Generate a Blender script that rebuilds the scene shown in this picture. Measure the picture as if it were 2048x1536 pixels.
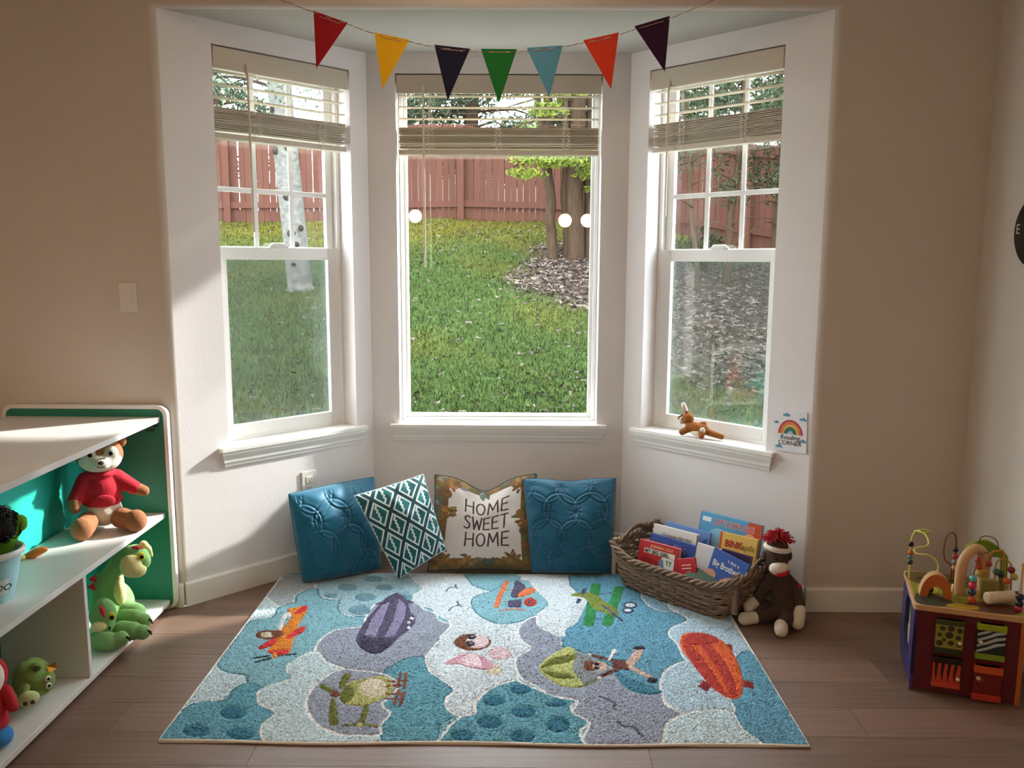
import bpy, bmesh, math, random
import numpy as np
from math import sin, cos, pi, radians
from mathutils import Vector, Matrix, Euler
S = bpy.context.scene
for o in list(bpy.data.objects): bpy.data.objects.remove(o)
random.seed(7); RNG = np.random.default_rng(7)

# ------------------------------------------------------------------ camera, sky, sun, exposure
cam = bpy.data.objects.new('camera', bpy.data.cameras.new('camera')); S.collection.objects.link(cam)
YAW, PIT, ROL = -0.0059, 0.1457, 0.0044
def _ray(X, Y):
    X, Y = X*cos(ROL)+Y*sin(ROL), -X*sin(ROL)+Y*cos(ROL)
    yy, zz = cos(PIT)-Y*sin(PIT), -sin(PIT)-Y*cos(PIT)
    return Vector((X*cos(YAW)+yy*sin(YAW), -X*sin(YAW)+yy*cos(YAW), zz))
_f = _ray(0, 0); _r = _ray(1, 0)-_f; _d = _ray(0, 1)-_f
cam.matrix_world = Matrix.Translation((0, 0, 1.5)) @ Matrix((_r, -_d, -_f)).transposed().to_4x4()
cam.data.sensor_width = 36; cam.data.lens = 36*1679/2048; cam.data.clip_start = 0.02; cam.data.clip_end = 300
S.camera = cam
W = bpy.data.worlds.new('sky'); S.world = W; W.use_nodes = True
_n = W.node_tree.nodes; _bg = _n['Background']
_bg.inputs[0].default_value = (0.88, 0.94, 1.0, 1); _bg.inputs[1].default_value = SKY = 12.0
sun = bpy.data.objects.new('sun', bpy.data.lights.new('sun', 'SUN')); S.collection.objects.link(sun)
sun.data.energy = 10.0; sun.data.angle = radians(2.5); sun.data.color = (1.0, 0.96, 0.93)
SPHI, SEL = radians(34), radians(27)
_sd = Vector((-cos(SPHI)*cos(SEL), -sin(SPHI)*cos(SEL), -sin(SEL)))
sun.rotation_euler = _sd.to_track_quat('-Z', 'Y').to_euler(); sun.location = (6, 9, 6)
S.view_settings.view_transform = 'Standard'; S.view_settings.look = 'None'
S.view_settings.exposure = 0.35; S.view_settings.gamma = 1; S.view_settings.use_curve_mapping = False
S.cycles.max_bounces = 10; S.cycles.diffuse_bounces = 6; S.cycles.transparent_max_bounces = 24
S.cycles.caustics_reflective = False; S.cycles.caustics_refractive = False; S.cycles.sample_clamp_indirect = 12
LAMP = 30.0; PANEL = 9.5            # pendant globe strength; ceiling panels, mostly added fill


# ------------------------------------------------------------------ helpers
COL = S.collection
def hx(h):
    v = [int(h[i:i+2], 16)/255 for i in (0, 2, 4)]
    return tuple(c/12.92 if c <= .04045 else ((c+.055)/1.055)**2.4 for c in v)
class MB:
    def __init__(s): s.v = []; s.f = []
    def add(s, vs, fs, M=None):
        b = len(s.v)
        s.v += [tuple(M @ Vector(p)) for p in vs] if M is not None else [tuple(p) for p in vs]
        s.f += [tuple(i+b for i in f) for f in fs]; return s
    def box(s, lo, hi, M=None):
        x0, y0, z0 = lo; x1, y1, z1 = hi
        return s.add([(x0,y0,z0),(x1,y0,z0),(x1,y1,z0),(x0,y1,z0),(x0,y0,z1),(x1,y0,z1),(x1,y1,z1),(x0,y1,z1)],
                     [(0,3,2,1),(4,5,6,7),(0,1,5,4),(1,2,6,5),(2,3,7,6),(3,0,4,7)], M)
    def prism(s, poly, z0, z1, M=None):
        n = len(poly); a = sum(poly[i][0]*poly[(i+1)%n][1]-poly[(i+1)%n][0]*poly[i][1] for i in range(n))
        if a < 0: poly = poly[::-1]
        return s.add([(x,y,z0) for x,y in poly]+[(x,y,z1) for x,y in poly],
            [tuple(range(n))[::-1], tuple(range(n,2*n))]+[(i,(i+1)%n,n+(i+1)%n,n+i) for i in range(n)], M)
    def tube(s, pts, r, n=8, closed=False, M=None, flat=1.0, cap=True):
        P = [Vector(p) for p in pts]; k = len(P); R = r if hasattr(r, '__len__') else [r]*k
        vs = []; N = None
        for i in range(k):
            t = (P[(i+1)%k]-P[i-1]) if closed else (P[min(i+1,k-1)]-P[max(i-1,0)])
            t = t.normalized() if t.length > 1e-9 else Vector((0,0,1))
            if N is None:
                N = t.orthogonal().normalized()
                if abs(t.z) < .9: N = (Vector((0,0,1))-t*t.z).normalized()
            else:
                N = N-t*N.dot(t); N = N.normalized() if N.length > 1e-6 else t.orthogonal().normalized()
            B = t.cross(N)
            vs += [P[i]+(N*cos(2*pi*j/n)*flat+B*sin(2*pi*j/n))*R[i] for j in range(n)]
        fs = [(i*n+j, ((i+1)%k)*n+j, ((i+1)%k)*n+(j+1)%n, i*n+(j+1)%n) for i in range(k if closed else k-1) for j in range(n)]
        if not closed and cap: fs += [tuple(range(n)), tuple(range((k-1)*n, k*n))[::-1]]
        fs = [f[::-1] for f in fs]
        return s.add(vs, fs, M)
    def lathe(s, prof, n=24, M=None):
        k = len(prof); vs = [(r*cos(2*pi*j/n), r*sin(2*pi*j/n), z) for r, z in prof for j in range(n)]
        fs = [(i*n+j, i*n+(j+1)%n, (i+1)*n+(j+1)%n, (i+1)*n+j) for i in range(k-1) for j in range(n)]
        fs += [tuple(range(n))[::-1], tuple(range((k-1)*n, k*n))]
        return s.add(vs, fs, M)
    def ell(s, c, r, rot=(0,0,0), nu=20, nv=12):
        r = r if hasattr(r, '__len__') else (r, r, r)
        M = Matrix.Translation(c) @ Euler(rot).to_matrix().to_4x4() @ Matrix.Diagonal((*r, 1))
        return s.lathe([(max(sin(pi*i/nv), .002), -cos(pi*i/nv)) for i in range(nv+1)], nu, M)
    def data(s, name):
        me = bpy.data.meshes.new(name); me.from_pydata(s.v, [], s.f); me.validate(); me.update(); return me
def link(o, parent=None):
    COL.objects.link(o)
    if parent is not None: o.parent = parent
    return o
def O(name, mb, mat, parent=None, smooth=False, bev=0, seg=2, label=None, cat=None, group=None, kind=None):
    me = mb.data(name) if isinstance(mb, MB) else mb
    if mat is not None and not me.materials: me.materials.append(mat)
    o = link(bpy.data.objects.new(name, me), parent)
    if smooth:
        me.shade_smooth()
        if smooth == 2: me.set_sharp_from_angle(angle=radians(38))
    if bev:
        b = o.modifiers.new('bevel', 'BEVEL'); b.width = bev; b.segments = seg; b.limit_method = 'ANGLE'; b.angle_limit = radians(40)
    return tag(o, label, cat, group, kind)
def tag(o, label=None, cat=None, group=None, kind=None):
    for k, v in (('label', label), ('category', cat), ('group', group), ('kind', kind)):
        if v: o[k] = v
    return o
def thing(name, label, cat, loc=(0,0,0), rot=(0,0,0), group=None, kind=None, scale=1):
    o = link(bpy.data.objects.new(name, None)); o.location = loc; o.rotation_euler = rot; o.empty_display_size = .05
    o.scale = (scale,)*3
    return tag(o, label, cat, group, kind)
def frame3(o, x, y, z):      # matrix with columns x,y,z at o
    return Matrix.Translation(o) @ Matrix((Vector(x), Vector(y), Vector(z))).transposed().to_4x4()
def npmesh(name, V, F, mat, parent=None, col=None, smooth=False, **kw):
    """fast mesh: V (n,3), F (m,k) all k-gons; col (n,3) point colours"""
    me = bpy.data.meshes.new(name); V = np.asarray(V, np.float32); F = np.asarray(F, np.int32); k = F.shape[1]
    me.vertices.add(len(V)); me.vertices.foreach_set('co', V.ravel())
    me.loops.add(F.size); me.loops.foreach_set('vertex_index', F.ravel())
    me.polygons.add(len(F)); me.polygons.foreach_set('loop_start', np.arange(0, F.size, k, dtype=np.int32))
    if col is not None:
        a = me.color_attributes.new('Col', 'FLOAT_COLOR', 'POINT')
        a.data.foreach_set('color', np.concatenate([col, np.ones((len(V), 1))], 1).astype(np.float32).ravel())
    me.update(calc_edges=True)
    if smooth: me.shade_smooth()
    return O(name, me, mat, parent, **kw)
def smoothpts(P, n=4, closed=True):
    P = np.asarray(P, float); k = len(P); out = []
    for i in range(k if closed else k-1):
        if closed: a, b, c, d = P[i-1], P[i], P[(i+1) % k], P[(i+2) % k]
        else: a, b, c, d = P[max(i-1,0)], P[i], P[i+1], P[min(i+2,k-1)]
        for t in np.arange(n)/n:
            out.append(.5*((2*b)+(c-a)*t+(2*a-5*b+4*c-d)*t*t+(3*b-a-3*c+d)*t**3))
    if not closed: out.append(P[-1])
    return np.array(out)
def curve(pts, n=6): return [tuple(p) for p in smoothpts(pts, n, False)]
def inside(px, py, poly):
    r = np.zeros(px.shape, bool); x, y = poly[:,0], poly[:,1]; j = len(poly)-1
    for i in range(len(poly)):
        c = (y[i] > py) != (y[j] > py)
        with np.errstate(divide='ignore', invalid='ignore'):
            r ^= c & (px < (x[j]-x[i])*(py-y[i])/(y[j]-y[i])+x[i])
        j = i
    return r
def strokedist(px, py, pts):
    d = np.full(px.shape, 1e9)
    for a, b in zip(pts[:-1], pts[1:]):
        v = b-a; L = max((v*v).sum(), 1e-12)
        t = np.clip(((px-a[0])*v[0]+(py-a[1])*v[1])/L, 0, 1)
        d = np.minimum(d, np.hypot(px-a[0]-t*v[0], py-a[1]-t*v[1]))
    return d
class Raster:
    """painted sample grid: colours + an id per sample, world size w x h"""
    def __init__(s, nx, ny, w, h, base):
        s.x, s.y = np.meshgrid(np.linspace(0, w, nx), np.linspace(0, h, ny)); s.w, s.h = w, h
        s.c = np.empty((ny, nx, 3)); s.c[:] = base; s.id = np.zeros((ny, nx), int); s.edge = np.full((ny, nx), 1e3)
    def win(s, P, pad):
        ny, nx = s.x.shape; lo = P.min(0)-pad; hi = P.max(0)+pad
        i0 = max(int(lo[0]/s.w*(nx-1)), 0); i1 = min(int(hi[0]/s.w*(nx-1))+2, nx)
        j0 = max(int(lo[1]/s.h*(ny-1)), 0); j1 = min(int(hi[1]/s.h*(ny-1))+2, ny)
        return slice(j0, max(j1, j0)), slice(i0, max(i1, i0))
    def poly(s, P, col, id=None, oc=None, ow=0):
        P = np.asarray(P, float); w = s.win(P, ow+1e-3); X, Y = s.x[w], s.y[w]
        if not X.size: return
        m = inside(X, Y, P); s.c[w][m] = col
        if id is not None: s.id[w][m] = id
        d = strokedist(X, Y, np.vstack([P, P[:1]])); s.edge[w] = np.where(m, d, np.minimum(s.edge[w], d))
        if oc is not None: s.c[w][d < ow/2] = oc
    def stroke(s, P, w_, col, id=None):
        P = np.asarray(P, float); w = s.win(P, w_); X, Y = s.x[w], s.y[w]
        if not X.size: return
        m = strokedist(X, Y, P) < w_/2; s.c[w][m] = col
        if id is not None: s.id[w][m] = id
    def ell(s, cx, cy, rx, ry, col, rot=0, **k):
        a = np.arange(20)*2*pi/20; x, y = rx*np.cos(a), ry*np.sin(a)
        s.poly(np.stack([cx+x*cos(rot)-y*sin(rot), cy+x*sin(rot)+y*cos(rot)], 1), col, **k)
def fuse(name, prims, mat, parent, vox=.006, it=6, **kw):
    """one continuous soft body: ellipsoids ('e',c,r[,rot]) and tapered capsules ('c',p0,p1,r0,r1) grown together"""
    m = MB()
    for p in prims:
        if p[0] == 'e': m.ell(p[1], p[2], p[3] if len(p) > 3 else (0,0,0))
        else:
            a, b = Vector(p[1]), Vector(p[2]); n = 6
            pts = [a.lerp(b, i/n) for i in range(n+1)]; m.tube(pts, [p[3]+(p[4]-p[3])*i/n for i in range(n+1)], 14)
            m.ell(a, p[3], nu=14, nv=10); m.ell(b, p[4], nu=14, nv=10)
    me = m.data(name); o = bpy.data.objects.new('tmp', me); COL.objects.link(o)
    r = o.modifiers.new('r', 'REMESH'); r.mode = 'VOXEL'; r.voxel_size = vox
    s = o.modifiers.new('s', 'SMOOTH'); s.iterations = it; s.factor = .6
    dg = bpy.context.evaluated_depsgraph_get(); dg.update()
    me2 = bpy.data.meshes.new_from_object(o.evaluated_get(dg)); me2.name = name
    bpy.data.objects.remove(o); bpy.data.meshes.remove(me); me2.materials.clear()
    return O(name, me2, mat, parent, smooth=True, **kw)
def text(name, body, size, mat, parent, M, extrude=.0004, align='CENTER', shear=0, spacing=1, bold=0, **kw):
    cu = bpy.data.curves.new(name, 'FONT'); cu.body = body; cu.size = size; cu.extrude = extrude; cu.align_x = align; cu.shear = shear
    cu.space_character = spacing; cu.offset = bold; cu.resolution_u = 3; cu.space_line = .85
    o = bpy.data.objects.new('tmp', cu); COL.objects.link(o)
    dg = bpy.context.evaluated_depsgraph_get(); dg.update()
    me = bpy.data.meshes.new_from_object(o.evaluated_get(dg)); bpy.data.objects.remove(o); bpy.data.curves.remove(cu)
    me.transform(M); me.materials.clear(); return O(name, me, mat, parent, **kw)

# ------------------------------------------------------------------ materials
def nodes(name):
    m = bpy.data.materials.new(name); m.use_nodes = True; nt = m.node_tree
    return m, nt, nt.nodes['Principled BSDF']
def N(nt, t, **kw):
    n = nt.nodes.new('ShaderNode'+t)
    for k, v in kw.items():
        if k in n.inputs: n.inputs[k].default_value = v
        else: setattr(n, k, v)
    return n
def mat(name, col, rough=.6, var=.08, scale=30, bump=0, bscale=200, sheen=0, metal=0, stretch=None, spec=.5, rnd=0, trans=0, col2=None, emit=0):
    col = hx(col) if isinstance(col, str) else col; m, nt, p = nodes(name); L = nt.links.new
    p.inputs['Roughness'].default_value = rough; p.inputs['Metallic'].default_value = metal; p.inputs['Specular IOR Level'].default_value = spec
    tc = N(nt, 'TexCoord'); mp = N(nt, 'Mapping'); L(tc.outputs['Object'], mp.inputs[0])
    if stretch: mp.inputs['Scale'].default_value = stretch
    nz = N(nt, 'TexNoise', Scale=scale, Detail=4.0); L(mp.outputs[0], nz.inputs[0])
    mx = N(nt, 'Mix', data_type='RGBA'); L(nz.outputs[0], mx.inputs[0])
    c2 = hx(col2) if col2 else tuple(min(c*(1+var), 1) for c in col); c1 = col if col2 else tuple(c*(1-var) for c in col)
    mx.inputs[6].default_value = (*c1, 1); mx.inputs[7].default_value = (*c2, 1); out = mx.outputs[2]
    if rnd:
        oi = N(nt, 'ObjectInfo'); hs = N(nt, 'HueSaturation'); mr = N(nt, 'MapRange'); mr.inputs['To Min'].default_value = 1-rnd; mr.inputs['To Max'].default_value = 1+rnd
        L(oi.outputs['Random'], mr.inputs[0]); L(mr.outputs[0], hs.inputs['Value']); L(out, hs.inputs['Color']); out = hs.outputs[0]
    L(out, p.inputs['Base Color'])
    if sheen: p.inputs['Sheen Weight'].default_value = sheen; p.inputs['Sheen Roughness'].default_value = .5; p.inputs['Sheen Tint'].default_value = (*[min(1, c*1.3+.1) for c in col], 1)
    if bump:
        bn = N(nt, 'TexNoise', Scale=bscale, Detail=3.0); L(mp.outputs[0], bn.inputs[0])
        bp = N(nt, 'Bump', Strength=bump, Distance=.004); L(bn.outputs[0], bp.inputs['Height']); L(bp.outputs[0], p.inputs['Normal'])
    if trans: p.inputs['Transmission Weight'].default_value = trans
    if emit: p.inputs['Emission Color'].default_value = (*col, 1); p.inputs['Emission Strength'].default_value = emit
    return m
def vcol(name, rough=.8, sheen=0, bump=0, bscale=400, var=.1, vscale=120, spec=.2):
    m, nt, p = nodes(name); L = nt.links.new; p.inputs['Roughness'].default_value = rough; p.inputs['Specular IOR Level'].default_value = spec
    a = N(nt, 'Attribute', attribute_name='Col'); tc = N(nt, 'TexCoord'); nz = N(nt, 'TexNoise', Scale=vscale, Detail=3.0); L(tc.outputs['Object'], nz.inputs[0])
    mr = N(nt, 'MapRange'); mr.inputs['To Min'].default_value = 1-var; mr.inputs['To Max'].default_value = 1+var; L(nz.outputs[0], mr.inputs[0])
    hs = N(nt, 'HueSaturation'); L(a.outputs['Color'], hs.inputs['Color']); L(mr.outputs[0], hs.inputs['Value']); L(hs.outputs[0], p.inputs['Base Color'])
    if sheen: p.inputs['Sheen Weight'].default_value = sheen
    if bump:
        bn = N(nt, 'TexNoise', Scale=bscale, Detail=2.0); L(tc.outputs['Object'], bn.inputs[0])
        bp = N(nt, 'Bump', Strength=bump, Distance=.003); L(bn.outputs[0], bp.inputs['Height']); L(bp.outputs[0], p.inputs['Normal'])
    return m
def glassmat(name, tint=(.96,.985,.97)):
    m, nt, p = nodes(name); L = nt.links.new; nt.nodes.remove(p)
    t = N(nt, 'BsdfTransparent'); t.inputs[0].default_value = (*tint, 1); g = N(nt, 'BsdfGlossy', Roughness=.0)
    lw = N(nt, 'LayerWeight'); pw = N(nt, 'Math', operation='POWER'); pw.inputs[1].default_value = 5; fr = N(nt, 'Math', operation='MULTIPLY_ADD')
    L(lw.outputs['Facing'], pw.inputs[0]); L(pw.outputs[0], fr.inputs[0]); fr.inputs[1].default_value = .95; fr.inputs[2].default_value = .045
    mx = N(nt, 'MixShader'); L(fr.outputs[0], mx.inputs[0]); L(t.outputs[0], mx.inputs[1]); L(g.outputs[0], mx.inputs[2])
    L(mx.outputs[0], nt.nodes['Material Output'].inputs[0]); return m
def screenmat(name):
    m, nt, p = nodes(name); L = nt.links.new; t = N(nt, 'BsdfTransparent'); mx = N(nt, 'MixShader', Fac=.30)
    p.inputs['Base Color'].default_value = (.20, .23, .22, 1); p.inputs['Roughness'].default_value = .7
    L(t.outputs[0], mx.inputs[1]); L(p.outputs[0], mx.inputs[2]); L(mx.outputs[0], nt.nodes['Material Output'].inputs[0]); return m
M_wall = mat('wall paint lamplit tint', 'd3c9be', .85, .02, 3, .12, 160, spec=.2)  # room walls: lamplight's darker, warmer cast put into the paint colour
M_bay = mat('wall paint daylit tint', 'e8e3e3', .85, .02, 3, .12, 160, spec=.2); M_bayc = mat('bay ceiling paint', 'b4b0a8', .9, .02, 3, .12, 160, spec=.2)  # bay walls: same paint, lightened to put the daylight into its colour
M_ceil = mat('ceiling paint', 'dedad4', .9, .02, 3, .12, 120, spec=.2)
M_trim = mat('white trim paint', 'ece9e4', .45, .02, 6)
M_vinyl = mat('white window vinyl', 'eeeeec', .4, .015, 5)
M_blind = mat('off white blind', 'cbbfad', .5, .05, 8, stretch=(.5,.5,6))
M_cord = mat('blind cord', 'e4dccd', .8, .05)
M_glass = glassmat('window glass'); M_screen = screenmat('insect screen')
M_metal = mat('brushed metal', 'a9a7a2', .35, .05, metal=1)
# ------------------------------------------------------------------ room shell
XL, XR, YB, YM = -.734, .541, 4.2088, 3.4787
AL, AR = .796, .7939
ZS, ZH, ZC, XW = .6767, 2.3901, 2.4846, 1.8938
TOP, TH, RX0, RY0 = 2.78, .16, -3.6, -3.2
def lwm():   # left bay wall seen from inside, left to right: u along, v outwards, z up
    L = (YB-YM)/sin(AL); a = Vector((cos(AL), sin(AL), 0)); return Vector((XL, YB, 0))-a*L, a, Vector((-a.y, a.x, 0)), L
LO, La, Ln, LL = lwm()
RL = (YB-YM)/sin(AR); Ra = Vector((cos(AR), -sin(AR), 0)); Rn = Vector((sin(AR), cos(AR), 0)); RO = Vector((XR, YB, 0))
Z = Vector((0,0,1))
FL = frame3(LO, La, Ln, Z); FR = frame3(RO, Ra, Rn, Z); FC = frame3((XL, YB, 0), (1,0,0), (0,1,0), Z)
XOL, XOR = LO.x, (RO+Ra*RL).x
WL = (LL-.7806, .7806-.0983); WC = (-.5957-XL, .4064+.5957); WR = (.1129, .7998-.1129)   # opening start, width
bay = [(XOL, YM), (XOR, YM), (XR, YB), (XL, YB)]

# floor: slab and separate planks
fl = MB(); fl.box((RX0-.2, RY0-.2, -.12), (XW+.16, YM+.01, -.006)); fl.prism([(x, y) for x, y in bay], -.12, -.006)
M_plank = mat('greyed oak plank', '5e483c', .42, .3, 2.2, .1, 60, stretch=(1.2, 26, 1), rnd=.16, col2='8d7061')
floor = O('floor', fl, mat('subfloor', '4a3d33', .9), kind='structure')
def clip(poly, p, n):
    out = []
    for i in range(len(poly)):
        a, b = Vector(poly[i]), Vector(poly[(i+1) % len(poly)]); da, db = (a-p).dot(n), (b-p).dot(n)
        if da >= 0: out.append(tuple(a))
        if da*db < 0: out.append(tuple(a+(b-a)*(da/(da-db))))
    return out
PW, PL = .178, 1.22; y = RY0; row = 0
while y < YB:
    x = RX0-(row*.41 % 1)*PL; nx = row
    while x < XW:
        q = [(max(x, RX0)+.0008, y+.0008), (min(x+PL, XW)-.0008, y+.0008), (min(x+PL, XW)-.0008, y+PW-.0008), (max(x, RX0)+.0008, y+PW-.0008)]
        parts = [q]
        if y+PW > YM:   # recess: cut to the bay outline
            a = clip(q, Vector((0, YM)), Vector((0, -1))); b = clip(q, Vector((0, YM)), Vector((0, 1)))
            b = clip(b, Vector((XL, YB)), Vector((sin(AL), -cos(AL)))) if b else b
            b = clip(b, Vector((XR, YB)), Vector((-sin(AR), -cos(AR)))) if b else b
            b = clip(b, Vector((0, YB)), Vector((0, -1))) if b else b
            parts = [k for k in (a, b) if len(k) > 2]
            if len(parts) == 2 and len(a) > 2 and len(b) > 2:
                xs = sorted(set([p[0] for p in a])); parts = [a, b]
        for k in parts:
            if len(k) > 2 and max(p[0] for p in k)-min(p[0] for p in k) > .01: O('floor_plank', MB().prism(k, -.006, 0), M_plank, floor)
        x += PL
    y += PW; row += 1

def holed(M, L, w, z1, ext=.06, e0=None, e1=None):
    m = MB(); u0, u1 = w[0], w[0]+w[1]
    m.box((-ext if e0 is None else e0, 0, 0), (u0, TH, z1), M); m.box((u1, 0, 0), (L+ext if e1 is None else e1, TH, z1), M)
    m.box((u0, 0, 0), (u1, TH, ZS-.022), M); m.box((u0, 0, ZH), (u1, TH, z1), M); return m
R_ = .045; tl = R_*math.tan(pi/8)*1.02
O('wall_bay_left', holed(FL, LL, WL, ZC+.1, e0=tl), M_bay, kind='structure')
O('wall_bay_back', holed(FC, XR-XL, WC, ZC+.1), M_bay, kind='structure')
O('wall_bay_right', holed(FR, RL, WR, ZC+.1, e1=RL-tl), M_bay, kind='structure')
def bull(xo, sgn, a):   # rounded corner between the room wall and the splayed bay wall (plan view)
    p0 = Vector((xo-sgn*tl, YM)); n = Vector((0, 1)); c = p0+n*R_
    return [tuple(c+Vector((sgn*sin(t), -cos(t)))*R_) for t in np.linspace(0, a, 9)]
ol = bull(XOL, 1, AL); orr = bull(XOR, -1, AR)
ia = Vector((cos(AL), sin(AL)))*.03
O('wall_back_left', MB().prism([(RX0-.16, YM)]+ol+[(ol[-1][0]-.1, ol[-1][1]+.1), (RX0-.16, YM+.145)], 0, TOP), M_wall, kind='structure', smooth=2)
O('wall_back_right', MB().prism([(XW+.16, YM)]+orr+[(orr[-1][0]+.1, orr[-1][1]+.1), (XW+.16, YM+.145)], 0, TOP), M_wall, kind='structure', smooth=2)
hp = [(YM, TOP), (YM, ZC+.02)]+[(YM+.02-.02*cos(t), ZC+.02-.02*sin(t)) for t in np.linspace(0, pi/2, 7)][1:]+[(YM+.03, ZC), (YM+.03, TOP)]
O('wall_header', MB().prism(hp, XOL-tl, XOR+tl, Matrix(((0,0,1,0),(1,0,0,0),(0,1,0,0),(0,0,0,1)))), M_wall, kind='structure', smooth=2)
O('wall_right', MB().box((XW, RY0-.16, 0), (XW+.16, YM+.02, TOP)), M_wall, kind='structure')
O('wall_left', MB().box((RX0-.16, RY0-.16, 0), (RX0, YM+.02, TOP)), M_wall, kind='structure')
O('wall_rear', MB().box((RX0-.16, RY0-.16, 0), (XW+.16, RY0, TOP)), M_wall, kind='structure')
O('ceiling', MB().box((RX0-.16, RY0-.16, TOP), (XW+.16, YM+.16, TOP+.15)), M_ceil, kind='structure')
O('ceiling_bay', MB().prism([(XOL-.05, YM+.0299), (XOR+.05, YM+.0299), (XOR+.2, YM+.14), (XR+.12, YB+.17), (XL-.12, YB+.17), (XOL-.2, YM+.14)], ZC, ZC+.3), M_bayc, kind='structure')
# baseboards
def bb(name, M, u0, u1):
    m = MB(); m.prism([(-.013,0),(-.013,.098),(-.009,.106),(0,.106),(0,0)], u0, u1, M @ Matrix(((0,0,1,0),(1,0,0,0),(0,1,0,0),(0,0,0,1))))
    return O(name, m, M_trim, kind='structure')
bb('baseboard_bay_left', FL, .008, LL-.003); bb('baseboard_bay_back', FC, .003, XR-XL-.003); bb('baseboard_bay_right', FR, .003, RL-.008)
FM = frame3((RX0, YM, 0), (1,0,0), (0,1,0), Z)
bb('baseboard_back_left', FM, 0, XOL-RX0+.004); bb('baseboard_back_right', FM, XOR-RX0-.004, XW-RX0)
bb('baseboard_right', frame3((XW, YM, 0), (0,-1,0), (1,0,0), Z), .012, YM-RY0)

# ------------------------------------------------------------------ windows
def ring(m, u0, u1, z0, z1, t, v0, v1, M, tb=None, tt=None):
    tb = tb or t; tt = tt or t
    m.box((u0, v0, z0), (u0+t, v1, z1), M); m.box((u1-t, v0, z0), (u1, v1, z1), M)
    m.box((u0+t, v0, z0), (u1-t, v1, z0+tb), M); m.box((u0+t, v0, z1-tt), (u1-t, v1, z1), M); return m
def window(k, M0, w, hung):
    M = M0 @ Matrix.Translation((w[0], 0, 0)); ww = w[1]; root = O(f'window_{k}', ring(MB(), .001, ww-.001, ZS, ZH-.001, .02, .10, .159, M, .014, .03), M_vinyl, bev=.002, kind='structure')
    if hung:
        s = ring(MB(), .02, ww-.02, ZS+.014, 1.556, .058, .102, .128, M, .055, .05); s.box((.075, .099, 1.500), (ww-.075, .103, 1.512), M)
        low = O('lower_sash', s, M_vinyl, root, bev=.003)
        O('pane', MB().box((.075, .115, ZS+.06), (ww-.075, .119, 1.51), M), M_glass, low)
        O('insect_screen', MB().box((.03, .150, ZS+.03), (ww-.03, .1505, 1.53), M), M_screen, root)
        O('screen_frame', ring(MB(), .03, ww-.03, ZS+.02, 1.545, .016, .146, .153, M, .016, .026), mat('grey screen frame', '9aa19f', .5), root)
        lk = MB(); lk.tube([(ww/2-.045, .108, 1.559), (ww/2-.03, .108, 1.568), (ww/2+.03, .108, 1.568), (ww/2+.05, .108, 1.559)], [.006,.011,.011,.005], 8, M=M); lk.box((ww/2-.03, .095, 1.556), (ww/2+.03, .12, 1.563), M)
        O('sash_lock', lk, M_vinyl, root, smooth=2)
        up = O('upper_sash', ring(MB(), .022, ww-.022, 1.515, ZH-.03, .04, .130, .156, M, .045, .04), M_vinyl, root, bev=.003)
        O('pane', MB().box((.06, .141, 1.55), (ww-.06, .145, ZH-.06), M), M_glass, up)
        g0, g1, z0, z1 = .062, ww-.062, 1.556, ZH-.07
        for i in (1, 2):
            x = g0+(g1-g0)*i/3; O('muntin', MB().box((x-.011, .134, z0), (x+.011, .1408, z1), M), M_vinyl, up, bev=.002)
            z = z0+(z1-z0)*i/3; O('muntin', MB().box((g0, .1335, z-.011), (g1, .1406, z+.011), M), M_vinyl, up, bev=.002)
    else:
        sa = O('fixed_sash', ring(MB(), .02, ww-.02, ZS+.014, ZH-.03, .018, .118, .15, M, .018, .018), M_vinyl, root, bev=.003)
        O('pane', MB().box((.034, .132, ZS+.03), (ww-.034, .136, ZH-.045), M), M_glass, sa)
    # drywall return liner is the wall itself; stool and apron are trim
    e = .05; st = MB().box((-e, -.031, ZS-.022), (ww+e, .0, ZS), M); st.box((.0005, -.001, ZS-.022), (ww-.0005, .11, ZS), M)
    t = O(f'trim_{k}', st, M_trim, bev=.004, kind='structure')
    ap = MB(); prof = [(-.0, 0), (-.008, 0), (-.010, .012), (-.014, .018), (-.015, .03), (-.022, .046), (-.026, .056), (-.026, .066), (0, .066)]
    A = MB(); n = len(prof)
    zb = ZS-.022-.066
    vs = []
    for side in (0, 1):
        for v, z in prof:
            ins = .030-(-v)*.9; vs.append(((-e+ins) if side == 0 else (ww+e-ins), v, zb+z))
    A.add(vs, [tuple(range(n)), tuple(range(n, 2*n))[::-1]]+[(i, n+i, n+(i+1) % n, (i+1) % n) for i in range(n)], M)
    O('apron_moulding', A, M_trim, t)
    return M, ww
win = [window(1, FL, WL, True), window(2, FC, WC, False), window(3, FR, WR, True)]

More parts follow.
